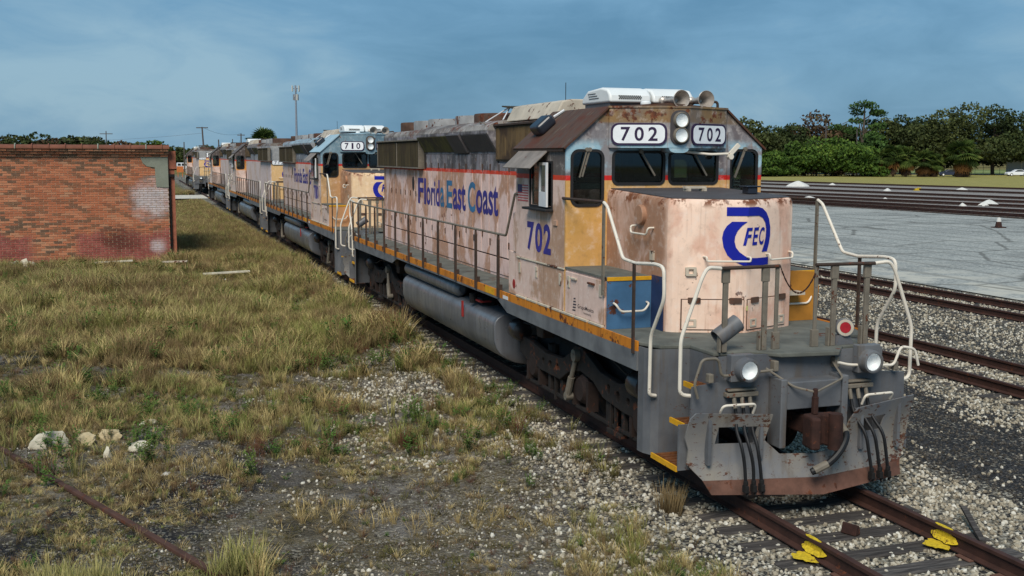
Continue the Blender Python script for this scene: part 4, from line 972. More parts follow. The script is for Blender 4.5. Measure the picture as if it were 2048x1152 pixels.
    tp = [(x, y, 3.311+.08*(y-1.5)/2.2) for x, y in nose_plan(.055)]
    m_ = len(tp); MB().add(tp + [(x, y, z-.02) for x, y, z in tp], [tuple(range(m_)), tuple(range(m_, 2*m_))] + [(j, (j+1) % m_, m_+(j+1) % m_, m_+j) for j in range(m_)]).build('nose_top', M['flap'], R)
    vf = lambda u, v, w: (u, vnose_y(u)-w/.933, v)
    draw_logo(R, lambda u, v: vf(.06+u*.355, 2.846+v*.367, .006), [((( -.06)/.355, -2), ((-.06)/.355, 2))], 'fec_emblem')
    for s in (-1, 1):
        a, c = (-.74, -.03) if s < 0 else (.03, .74)
        MB().plate([(a-.012, 1.678), (c+.012, 1.678), (c+.012, 2.072), (a-.012, 2.072)], [], lambda u, v, w: vf(u, v, .0015+w), .002).build('door_seam', M['fan_rust'], R)
        d = MB().plate([(a, 1.69), (c, 1.69), (c, 2.06), (a, 2.06)], [], lambda u, v, w: vf(u, v, .004+w), .012).build('nose_access_door', st['nose'], R, bevel=.003)
        b = MB()
        for x in ((a*.82, c-.10) if s < 0 else (a+.12, c*.9)): b.plate(rrect(x-.07, x+.07, 2.02, 2.09, .01), [], lambda u, v, w: vf(u, v, .0145+w), .02)
        b.build('door_hinge', M['fan_rust'], d)
        b = MB()
        for x in ((a*.86, c-.12) if s < 0 else (a+.10, c*.9)): b.plate(rrect(x-.06, x+.06, 1.72, 1.82, .01), [rrect(x-.03, x+.03, 1.74, 1.80, .008)], lambda u, v, w: vf(u, v, .0145+w), .012)
        b.build('door_catch', M['hatch'], d)
    MB().plate(rrect(-.02, .30, 1.93, 1.99, .005), [], lambda u, v, w: vf(u+.02, v, .0155), 0).build('warning_sticker', M['yellow_print'], R)
    MB().plate(rrect(-.71, -.59, 2.36, 2.47, .012), [rrect(-.68, -.62, 2.385, 2.445, .008)], lambda u, v, w: vf(u, v, .002+w), .03).build('nose_step_cup', M['hatch'], R)
    sp = lambda u, o: (u, vnose_y(u)-o, 0)
    def fg(u0, u1, z, drop, o=.09):
        return [(u0, vnose_y(u0), z), (u0, vnose_y(u0)-o, z), (u0, vnose_y(u0)-o, z-drop), (u1, vnose_y(u1)-o, z-drop), (u1, vnose_y(u1)-o, z), (u1, vnose_y(u1), z)]
    grab(R, fg(-.50, .0, 2.60, .05)); grab(R, fg(.36, .80, 2.62, .07))
    grab(R, [(-.915, 2.75, 2.93), (-1.0, 2.75, 2.93), (-1.0, 2.74, 2.84), (-1.0, 2.28, 2.84), (-1.0, 2.24, 2.93), (-.915, 2.24, 2.93)], .013)
    MB().lathe((-.915, 2.58, 3.08), (-1, 0, 0), [(0, .13), (.05, .13), (.06, .12), (.065, 0)], 20).build('sand_filler_cap', st['nose'], R, smooth=True)
    MB().box(-.945, -.915, 2.20, 2.29, 2.52, 2.64).build('nose_latch', M['hatch'], R)
    MB().prism([(-.922, 1.93), (-.9165, 1.93), (-.9165, 2.266), (-.922, 2.266)], 'z', DZ+.003, 2.33).build('nose_side_panel', st['box2'], R)
    MB().box(-.10, .22, 2.95, 3.02, 3.40, 3.43).box(-.08, -.04, 2.9, 3.05, 3.365, 3.405).box(.16, .2, 2.9, 3.05, 3.365, 3.405).build('hatch_handle', M['hatch'], R)
    MB().box(.48, .62, 2.30, 2.46, 3.345, 3.43).box(.44, .66, 2.28, 2.48, 3.43, 3.45).build('nose_vent', M['cover'], R, bevel=.01)
    # ---- roof equipment
    for x0 in (-.66, .03):
        bs_ = MB().box(x0+.03, x0+.63, 4.30, 5.2, 4.535, 4.60).build('air_conditioner', M['ac_base'], R)
        P = [(4.22, 4.60), (4.24, 4.70), (4.34, 4.79), (4.55, 4.825), (5.05, 4.80), (5.24, 4.70), (5.28, 4.60)]
        sh = MB().prism(P, 'x', x0, x0+.66).build('shell', M['white'], bs_, smooth=True, bevel=.05, seg=3)
        b = MB()
        for r in range(3):
            for k in range(12):
                u = x0+.15+k*.03+(.015 if r % 2 else 0); b.obox((u, 4.229+.0045*r-.004, 4.655+.02*r), (.009, 0, 0), (0, .004, 0), (0, .002, .007))
        b.build('vent_holes', M['dark'], bs_)
        b = MB()
        for r in range(3): b.box(x0-.006, x0+.02, 4.62+.06*r, 4.98+.02*r, 4.67+.035*r, 4.68+.035*r)
        b.build('side_louvres', M['ac_base'], bs_)
    for x, l in ((.17, .52), (.56, .40)):
        MB().lathe((x, 3.62, 4.63), (0, 1, 0), [(.0, .125), (.005, .13), (.03, .115), (.08, .085), (.18, .055), (.36, .035), (l, .03), (l+.02, .06), (l+.08, .06), (l+.085, 0)], 22).lathe((x, 3.62, 4.63), (0, 1, 0), [(.0, .125), (.03, .105), (.09, .07), (.2, .035), (.21, 0)], 22).build('air_horn', M['horn'], R, smooth=True)
    MB().tube(bend([(.2, 4.05, 4.60), (.70, 3.95, 4.60), (.90, 3.9, 4.62), (.90, 3.9, 4.50)], .05), .02, 7).build('horn_pipe', M['post'], R, smooth=True)
    MB().lathe((-.30, 3.80, 4.53), (0, 0, 1), [(0, .075), (.05, .075), (.07, .06), (.075, 0)], 14).build('roof_beacon', M['white'], R, smooth=True)
    vc = MB().obox((-1.31, 5.22, 4.29), (.0, .19, .0), (-.12, 0, -.104), (-.06, 0, .07)).build('roof_vent_cover', M['cover'], R, bevel=.06, seg=4)
    MB().tube([(-1.10, 5.3, 4.42), (-.95, 5.25, 4.52)], .02, 6).build('vent_cable', M['sash'], vc)
    # ---- hand rails along the walkways
    PY = [19.05, 18.31, 17.28, 16.19, 15.13, 13.95, 12.67, 11.42, 10.24, 9.01, 7.735, 6.50]
    for s in (-1, 1):
        b = None
        for y in PY:
            MB().prism([(y-.034, 1.54), (y+.034, 1.54), (y+.03, 2.48), (y+.01, 2.56), (y-.03, 2.48)], 'x', *sorted((s*1.569, s*1.604))).box(*sorted((s*1.52, s*1.568)), y-.03, y+.03, DZ+.002, DZ+.10).build('handrail_post', M['post'], R)
        MB().tube(bend([(s*1.58, 19.15, 2.57), (s*1.58, 6.12, 2.575), (s*1.57, 5.72, 3.25), (s*1.52, 5.70, 3.25)], .05), .02, 8).build('handrail', M['post_grey'], R, smooth=True)
        Hh = [(s*1.537, 3.80, 3.255), (s*1.57, 3.70, 3.255), (s*1.57, 2.33, 3.26)]
        MB().tube(bend(Hh, .03), .02, 8).build('cab_handrail', M['post'], R, smooth=True)
        MB().tube(bend([(s*1.57, 2.33, 3.255), (s*1.57, 2.22, 3.21), (s*1.57, 1.74, 2.60), (s*1.56, 1.40, 2.575)], .06), .0205, 8).build('nose_handrail', M['white_rail'], R, smooth=True)
        MB().box(*sorted((s*1.555, s*1.58)), 2.31, 2.36, 2.08, 3.26).build('handrail_post', M['post_grey'], R)
        MB().box(*sorted((s*1.57, s*1.595)), 1.375, 1.42, 1.50, 2.575).build('handrail_post', M['post'], R)
    # ---- right-hand ochre wing by the steps, reading lamps on the porch
    MB().prism([(.93, DZ+.002), (1.53, DZ+.002), (1.55, 2.10), (1.46, 2.30), (.93, 2.34)], 'y', 2.20, 2.225).build('wing_panel', M['ochre'], R)
    MB().box(.95, 1.2, 2.0, 2.2, 2.02, 2.06).build('wing_step', M['hatch'], R)
    cy = MB().lathe((-1.00, .45, 1.80), (.84, .0, .54), [(0, .10), (.32, .10)], 18).lathe((-1.00, .45, 1.80), (.84, 0, .54), [(.0, .088), (.3, .088), (.3, 0)], 18).lathe((-1.00, .45, 1.80), (.84, 0, .54), [(0, .088), (0, .10)], 18).lathe((-1.00, .45, 1.80), (.84, 0, .54), [(.32, .10), (.32, 0)], 18).build('flag_bracket_tube', M['steel_grey'], R, smooth=True)
    MB().box(-.92, -.87, .44, .48, DZ, 1.82).build('tube_stand', M['post'], cy)
    mk = MB().lathe((.67, .40, 1.85), (-.35, -1, .12), [(-.12, .06), (-.1, .10), (0, .11), (.01, .105), (.012, .085)], 18).prism([(.56, DZ+.002), (.80, DZ+.002), (.74, 1.76), (.60, 1.76)], 'y', .40, .50).build('marker_lamp', M['steel_grey'], R, smooth=True)
    MB().lathe((.67, .40, 1.85), (-.35, -1, .12), [(.012, 0), (.013, .066)], 9).build('marker_lens', M['redlens'], mk)
    MB().lathe((.67, .40, 1.85), (-.35, -1, .12), [(.0125, .066), (.014, .098)], 18).build('marker_ring', M['hatch'], mk)
    # ---- ends
    end_parts(R, None, st, True); end_parts(R, TR, st, False)
    if y_front_gear: plow(R)
    return R
# ---------------------------------------------------------------- brick building
def brick_mat():
    m = Mt('weathered brick', .92, 0, .2); p = m.pos(); x, y, z = m.xyz(p)
    t = m.attr('tone'); n = m.noise(p, 1.1, 5, .6)
    c = m.ramp(t, [(0, rgb(108, 86, 70)), (.2, rgb(134, 98, 74)), (.32, rgb(166, 104, 76)), (.6, rgb(184, 116, 84)), (.85, rgb(196, 132, 98)), (1, rgb(182, 138, 108))])
    c = m.mix(m.ma('MULTIPLY', m.step(m.noise(p, .55, 4), .45, .62), .4), c, rgb(178, 104, 72))
    # old red paint near the foot, white limewash patch, dark stain
    zz = m.ma('ADD', z, m.ma('MULTIPLY', m.ma('SUBTRACT', n, .5), 1.5))
    hole = m.step(m.ma('ABSOLUTE', m.ma('ADD', x, 10.1)), .55, 1.0)
    redm = m.ma('MULTIPLY', m.step(zz, 1.05, .75), m.ma('MAXIMUM', hole, m.step(z, .05, -.1)))
    c = m.mix(m.ma('MULTIPLY', redm, .85), c, m.ramp(m.noise(p, 5, 4), [(.3, rgb(132, 66, 60)), (.7, rgb(168, 96, 90))]))
    def blob(cx, cz, rx, rz, soft=.35, namp=.7):
        a = m.ma('DIVIDE', m.ma('SUBTRACT', x, cx), rx); b = m.ma('DIVIDE', m.ma('SUBTRACT', z, cz), rz)
        d = m.ma('SQRT', m.ma('ADD', m.ma('MULTIPLY', a, a), m.ma('MULTIPLY', b, b)))
        d = m.ma('ADD', d, m.ma('MULTIPLY', m.ma('SUBTRACT', m.noise(p, 2.2, 5, .65), .5), namp*2)); return m.step(d, 1+soft, 1-soft)
    c = m.mix(m.ma('MULTIPLY', blob(-6.55, 2.15, .78, .62, .55, .9), .85), c, m.ramp(m.noise(p, 7, 4), [(.3, rgb(176, 168, 168)), (.7, rgb(216, 210, 212))]))
    c = m.mix(m.ma('MULTIPLY', blob(-6.4, .35, .24, .24, .7, 1.0), .8), c, rgb(206, 196, 198))
    c = m.mix(m.ma('MULTIPLY', blob(-7.8, .62, .62, .42, .6, .9), .75), c, rgb(84, 46, 36))
    c = m.mix(m.ma('MULTIPLY', m.step(m.noise(p, 14, 4, .7), .56, .7), .3), c, rgb(64, 52, 46))
    m.col(c); m.bump(m.noise(p, 30, 4), .3, .01); return m.m
M['brick'] = brick_mat()
M['mortar'] = simple('lime mortar', rgb(206, 178, 148), .95, 0, .2, 3)
M['plaster'] = simple('grey cement patch', rgb(132, 136, 122), .95, 0, .18, 2.2, bump=.3)
M['coping'] = simple('terracotta coping', rgb(116, 70, 52), .8, 0, .25, 3)
def brick_building():
    R = empty('brick_building', (-11, 33.5, -.35)); o0 = Vector((-11, 33.5, -.35))
    tag(R, 'low red brick building with terracotta coping and cement patched corner, left of the trains', 'building')
    def bd(mb, *a, **k):
        mb.v = [(x-o0.x, y-o0.y, z-o0.z) for x, y, z in mb.v]; return mb.build(*a, **k)
    bd(MB().box(-18, -5.97, 33.53, 42, -.5, 4.02), 'wall_core', M['mortar'], R)
    bl, ch, mo = .277, .0695, .0175
    rnd = random.Random(3)
    def brick(x0, x1, z0, z1, yf, yb):
        b = MB(); j = rnd.uniform(-.004, .004)
        b.box(x0, x1, yf+j, yb, z0, z1); return b
    def tone(): 
        r = rnd.random(); return rnd.uniform(0, .22) if r < .28 else rnd.uniform(.25, 1)
    cells = []; row = 0; z = -.42
    rows = []
    while z < 3.74:
        off = 0 if row % 2 == 0 else (bl+mo)/2
        x = -18+off-.2; 
        while x < -5.96:
            x1 = min(x+bl, -5.96); jl = rnd.uniform(-.006, .006)
            patch = x > (-6.88 if z > 3.52 else -6.66 if z > 3.38 else -6.40 if z > 2.62 else 9)
            if x1-x > .05 and not patch: cells.append((x, x1, z, z+ch, 33.512, 33.5285))
            x += bl+mo
        z += ch+mo; row += 1
    # corbelled courses
    ztop = z
    for k, (yf, zz) in enumerate(((33.43, 3.775), (33.34, 3.875), (33.25, 3.975))):
        x = -18+.15*(k % 2)
        while x < -5.93:
            x1 = min(x+bl, -5.92+.02*k); cells.append((x, x1, zz, zz+.070, yf, 33.529)); x += bl+mo
    bd(MB().box(-18, -5.94, 33.48, 33.529, 3.745, 3.774).box(-18, -5.935, 33.41, 33.529, 3.848, 3.874).box(-18, -5.93, 33.32, 33.529, 3.948, 3.974), 'corbel_bed', M['mortar'], R)
    # the 300 nearest the visible corner are single bricks
    cells.sort(key=lambda c: (c[0]+6)**2*.5+(c[2]-2)**2)
    def put(c, lst):
        b = brick(*c); return b, tone()
    def colour(me, tones):
        a = me.attributes.new('tone', 'FLOAT', 'POINT'); a.data.foreach_set('value', np.repeat(tones, 8).astype(np.float32))
    for c in cells[:300]:
        b, t = put(c, None); b.v = [(x-o0.x, y-o0.y, z-o0.z) for x, y, z in b.v]
        o = b.build('brick', M['brick'], R); colour(o.data, [t])
    big = MB(); ts = []
    for c in cells[300:]:
        b, t = put(c, None); big.add(b.v, b.f); ts.append(t)
    big.v = [(x-o0.x, y-o0.y, z-o0.z) for x, y, z in big.v]
    me = bpy.data.meshes.new('bricks'); me.from_pydata(big.v, [], big.f); me.materials.append(M['brick']); colour(me, ts)
    o = bpy.data.objects.new('bricks', me); COL.objects.link(o); o.parent = R; tag(o, kind='stuff')
    f = lambda u, v, w: (u, 33.497-w, v)
    bd(MB().plate([(-5.955, 2.60), (-5.955, 3.742), (-6.95, 3.742), (-6.86, 3.52), (-6.72, 3.40), (-6.44, 3.36), (-6.40, 2.62), (-6.1, 2.60)], [], f, .012), 'cement_patch', M['plaster'], R)
    # coping: half-round tiles with collars
    x = -18.0
    while x < -6.0:
        b = MB(); x1 = min(x+.565, -5.88); P = [(33.20+.46*(1-math.cos(math.pi*k/8))*.5, 4.075+.13*math.sin(math.pi*k/8)) for k in range(9)]
        P = P + [(33.66, 4.052), (33.20, 4.052)]
        b.prism(P, 'x', x, x1-.01); bd(b, 'coping_tile', M['coping'], R)
        b = MB(); P2 = [(33.43+(y-33.43)*1.12, 4.052+(z-4.052)*1.3) for y, z in P]; b.prism(P2, 'x', x1-.05, x1-.012)
        if x1 < -5.95: bd(b, 'coping_collar', M['plaster'] if rnd.random() < .6 else M['coping'], R)
        x += .565
    # set-back return of the building past the corner, with a rainwater pipe
    bd(MB().box(-5.955, -5.72, 33.66, 42, -.5, 3.30).box(-5.945, -5.66, 33.60, 42.05, 3.302, 3.98), 'rear_pier', simple('red brick pier', rgb(158, 96, 74), .95, 0, .25, 5), R)
    bd(MB().tube([(-5.90, 33.60, 3.0), (-5.90, 33.60, -.35)], .03, 8).box(-5.95, -5.72, 33.54, 33.655, 3.0, 3.10), 'rainwater_pipe', M['dark'], R)
    bd(MB().box(-18, -5.97, 33.7, 42, 4.021, 4.04), 'roof', M['flap'], R)
brick_building()
# ---------------------------------------------------------------- the locomotives
L1 = build_loco('702', '702'); tag(L1, 'nearest faded cream locomotive numbered 702 with blue emblem and grey snow plow', 'locomotive', 'retired locomotives standing in line')
L2 = build_loco('710', '710'); L2.location = (0, 20.98, 0); tag(L2, 'locomotive numbered 710 with pale blue grey cab, coupled behind the nearest one', 'locomotive', 'retired locomotives standing in line')
L3 = build_loco('712', '712', hood_no='712'); L3.location = (0, 62.2, 0); L3.rotation_euler = (0, 0, math.pi); tag(L3, 'third locomotive in line, turned with its long hood towards the blue grey one', 'locomotive', 'retired locomotives standing in line')
def copy_tree(o, parent=None):
    c = o.copy(); COL.objects.link(c); c.parent = parent
    for ch in kids(o): copy_tree(ch, c)
    return c
L4 = copy_tree(L3); L4.location = (0, 83.2, 0); tag(L4, 'fourth locomotive in line, dark brown grey cab seen beyond the third', 'locomotive')
L5 = copy_tree(L3); L5.location = (0, 127.0, 0); tag(L5, 'farthest locomotive, standing alone beyond the pale crossing path', 'locomotive')
# ---------------------------------------------------------------- scatter by instances
PROTO = bpy.data.collections.new('scatter_sources')
def scatter(name, P, rot, scl, idx, protos, label, cat, **k):
    col = bpy.data.collections.new(name+'_kinds')
    for i, o in enumerate(protos):
        for c in list(o.users_collection): c.objects.unlink(o)
        o.name = '%02d_%s' % (i, name); col.objects.link(o)
    me = bpy.data.meshes.new(name); me.from_pydata(np.asarray(P).tolist(), [], [])
    a = me.attributes.new('rot', 'FLOAT_VECTOR', 'POINT'); a.data.foreach_set('vector', np.asarray(rot, np.float32).ravel())
    a = me.attributes.new('scl', 'FLOAT_VECTOR', 'POINT'); a.data.foreach_set('vector', np.asarray(scl, np.float32).ravel())
    a = me.attributes.new('idx', 'INT', 'POINT'); a.data.foreach_set('value', np.asarray(idx, np.int32))
    ob = bpy.data.objects.new(name, me); COL.objects.link(ob); tag(ob, label, cat, kind='stuff')
    g = bpy.data.node_groups.new(name, 'GeometryNodeTree')
    g.interface.new_socket('Geometry', in_out='INPUT', socket_type='NodeSocketGeometry'); g.interface.new_socket('Geometry', in_out='OUTPUT', socket_type='NodeSocketGeometry')
    N = g.nodes.new; L = g.links.new
    gi = N('NodeGroupInput'); go = N('NodeGroupOutput'); ip = N('GeometryNodeInstanceOnPoints'); ci = N('GeometryNodeCollectionInfo')
    ci.inputs['Collection'].default_value = col; ci.inputs['Separate Children'].default_value = True; ci.inputs['Reset Children'].default_value = True
    ip.inputs['Pick Instance'].default_value = True
    def at(nm, ty):
        n = N('GeometryNodeInputNamedAttribute'); n.data_type = ty; n.inputs['Name'].default_value = nm; return n.outputs['Attribute']
    L(gi.outputs[0], ip.inputs['Points']); L(ci.outputs[0], ip.inputs['Instance'])
    L(at('idx', 'INT'), ip.inputs['Instance Index']); L(at('rot', 'FLOAT_VECTOR'), ip.inputs['Rotation']); L(at('scl', 'FLOAT_VECTOR'), ip.inputs['Scale'])
    L(ip.outputs[0], go.inputs[0])
    md = ob.modifiers.new('scatter', 'NODES'); md.node_group = g
    return ob
def mesh_obj(name, V, F, mat, smooth=False):
    me = bpy.data.meshes.new(name); me.from_pydata(V, [], F); me.materials.append(mat)
    if smooth: me.shade_smooth()
    return bpy.data.objects.new(name, me)
# ---- stones
def stone_mat(name, cols, p=(0, .4, .75, 1)):
    m = Mt(name, .9, 0, .25); r = m.rand()
    c = m.ramp(r, list(zip(p, cols))); c = m.mix(m.ma('MULTIPLY', m.noise(m.co(), 3, 3), .35), c, rgb(120, 108, 88)); m.col(c); return m.m
M['stone_p'] = stone_mat('pale limestone ballast', [rgb(128, 118, 102), rgb(168, 158, 138), rgb(196, 188, 170), rgb(222, 218, 206)])
M['stone_d'] = stone_mat('dark ballast', [rgb(28, 29, 32), rgb(46, 47, 50), rgb(66, 65, 66), rgb(104, 99, 92)])
def stone(seed, mat, name='stone'):
    bm = bmesh.new(); bmesh.ops.create_icosphere(bm, subdivisions=1, radius=1)
    r = random.Random(seed); sx, sy, sz = r.uniform(.8, 1.2), r.uniform(.7, 1.1), r.uniform(.55, .85)
    for v in bm.verts:
        k = 1+r.uniform(-.22, .22); v.co = Vector((v.co.x*sx, v.co.y*sy, v.co.z*sz))*k
    me = bpy.data.meshes.new(name); bm.to_mesh(me); bm.free(); me.materials.append(mat); return bpy.data.objects.new(name, me)
def gen_stones():
    n = 190000
    # density falls with distance from the camera
    x = NR.uniform(-5.5, 16.2, n); y = -5.5 + 40*NR.random(n)**1.9
    wob = (vnoise(x, y*.5, .8, 8)-.5)*1.6; xw = x+wob
    fr = np.interp(xw, [-5.5, -4.6, -2.6, -1.6, 2.2, 2.9, 5.4, 6.1, 9.0, 9.8, 12.6, 13.4, 16.4], [-.15, .0, .30, .70, .92, .02, .0, .82, .82, .32, .42, .8, .7])
    fr = fr + (fbm(x*1.9, y*.16, 1.1, 21)-.5)*.75*(x > 1.8) + (fbm(x, y, .8, 31)-.5)*2.3*(x < -1.4)
    pale = NR.random(n) < fr
    keep = pale | ((x > 1.6) & (NR.random(n) < .55)) | ((x < -1.4) & (NR.random(n) < .05))
    # tie tops mostly bare, nothing on rails or under the near trucks
    inn = (np.abs(x) < 1.25) | (np.abs(x-7.62) < 1.25) | (np.abs(x-14.2) < 1.25)
    xl = np.where(np.abs(x) < 3, x, np.where(np.abs(x-7.62) < 3, x-7.62, x-14.2))
    onrail = np.abs(np.abs(xl)-.753) < .07
    ph = np.mod(y+9-.05, .515); ontie = inn & ((ph < .125) | (ph > .39)) & (np.abs(x) < 2)
    keep &= ~onrail & ~(ontie & (NR.random(n) < .9)) & ~((np.abs(x) < .7) & (y > 2))
    x, y, pale = x[keep], y[keep], pale[keep]; m = len(x)
    d = np.hypot(x+7.1, y+10.1)
    s = np.where(pale, NR.uniform(.016, .034, m), NR.uniform(.012, .026, m))*np.interp(d, [8, 16, 40], [.85, 1.0, 1.25])
    z = ground_h(x, y)+s*.25
    rot = NR.uniform(0, 6.28, (m, 3)); idx = np.where(pale, NR.integers(0, 6, m), NR.integers(6, 10, m))
    scatter('ballast_stones', np.stack([x, y, z], 1), rot, np.stack([s, s, s], 1), idx, [stone(k, M['stone_p']) for k in range(6)]+[stone(20+k, M['stone_d']) for k in range(4)], 'loose pale and dark ballast stones strewn between the tracks', 'gravel')
gen_stones()
def gen_grit():
    n = 60000; x = NR.uniform(-11, -1.5, n); y = -4+15*NR.random(n)**1.4; k = NR.random(n) < np.clip(.35+2.2*(fbm(x, y, .6, 131)-.5), .03, .95); x, y = x[k], y[k]; m = len(x)
    s = NR.uniform(.007, .019, m); z = ground_h(x, y)+s*.2
    scatter('fine_gravel', np.stack([x, y, z], 1), NR.uniform(0, 6.28, (m, 3)), np.stack([s, s, s], 1), NR.choice(6, m, p=[.1, .1, .2, .2, .2, .2]), [stone(60+k, M['stone_p']) for k in range(2)]+[stone(70+k, M['stone_g']) for k in range(4)], 'fine grey gravel scattered over bare ground at the left', 'gravel')
M['stone_g'] = stone_mat('grey gravel', [rgb(70, 68, 70), rgb(98, 95, 94), rgb(122, 118, 114), rgb(158, 152, 144)])
gen_grit()
# ---- grasses and weeds
def grass_mat(name, root, tips, dry):
    m = Mt(name, .85, 0, .2); r = m.rand(); z = m.xyz(m.co())[2]
    big = m.noise(m.pos(), .32, 4, .6)
    tip = m.mix(m.step(m.ma('ADD', m.ma('MULTIPLY', big, .75), m.ma('MULTIPLY', r, .35)), .42, .68), tips, dry)
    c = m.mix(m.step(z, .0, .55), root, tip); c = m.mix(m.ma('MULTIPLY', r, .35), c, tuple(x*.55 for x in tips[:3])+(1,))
    m.col(c)
    m.b.inputs['Subsurface Weight'].default_value = 0
    return m.m
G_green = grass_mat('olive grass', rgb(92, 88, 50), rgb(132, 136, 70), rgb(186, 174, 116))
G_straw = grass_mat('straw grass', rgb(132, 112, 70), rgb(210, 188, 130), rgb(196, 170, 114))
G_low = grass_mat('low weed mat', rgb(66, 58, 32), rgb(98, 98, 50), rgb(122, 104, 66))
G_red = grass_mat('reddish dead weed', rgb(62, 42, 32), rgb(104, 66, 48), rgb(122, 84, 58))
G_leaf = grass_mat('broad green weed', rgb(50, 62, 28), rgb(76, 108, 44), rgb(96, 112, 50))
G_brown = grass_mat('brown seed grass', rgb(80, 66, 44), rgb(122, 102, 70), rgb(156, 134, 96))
def tuft(seed, mat, n=26, h=1.0, spread=.28, lean=.45, w=.02, curl=.5):
    r = random.Random(seed); V, F = [], []
    for _ in range(n):
        a = r.uniform(0, 6.283); rr = spread*r.random()**.7; bx, by = rr*math.cos(a), rr*math.sin(a)
        hh = h*r.uniform(.5, 1.0); a2 = a+r.uniform(-1.2, 1.2); ln = lean*r.uniform(.2, 1.1)*hh
        dx, dy = math.cos(a2), math.sin(a2); px, py = -dy*w, dx*w; o = len(V); k = 4
        tw = r.uniform(-.8, .8); px, py = px*math.cos(tw)-py*math.sin(tw), px*math.sin(tw)+py*math.cos(tw)
        for i in range(k+1):
            t = i/k; q = ln*(t**1.7); z = hh*(t-curl*.35*t**3*ln/hh); ww = (1-t**1.6)+.08
            V += [(bx+dx*q-px*ww, by+dy*q-py*ww, z), (bx+dx*q+px*ww, by+dy*q+py*ww, z)]
        F += [(o+2*i, o+2*i+1, o+2*i+3, o+2*i+2) for i in range(k)]
    return mesh_obj('tuft', V, F, mat)
def weed(seed, mat, stems=9, h=1.0, leaves=9, lw=.07, spread=.3):
    r = random.Random(seed); V, F = [], []
    for _ in range(stems):
        a = r.uniform(0, 6.283); hh = h*r.uniform(.5, 1); tx, ty = math.cos(a)*spread*r.uniform(.4, 1.2), math.sin(a)*spread*r.uniform(.4, 1.2)
        bx, by = tx*.25, ty*.25; o = len(V); V += [(bx-.008, by, 0), (bx+.008, by, 0), (tx+.004, ty, hh), (tx-.004, ty, hh)]; F.append((o, o+1, o+2, o+3))
        for k in range(leaves):
            t = r.uniform(.25, 1); p = Vector((bx+(tx-bx)*t, by+(ty-by)*t, hh*t)); b = r.uniform(0, 6.283); u = Vector((math.cos(b), math.sin(b), r.uniform(-.1, .7))).normalized()*lw*r.uniform(.7, 1.6)
            s = u.cross(Vector((r.uniform(-.4, .4), r.uniform(-.4, .4), 1))).normalized()*lw*.38; o = len(V)
            V += [tuple(p), tuple(p+u*.5+s), tuple(p+u), tuple(p+u*.5-s)]; F.append((o, o+1, o+2, o+3))
    return mesh_obj('weed', V, F, mat)
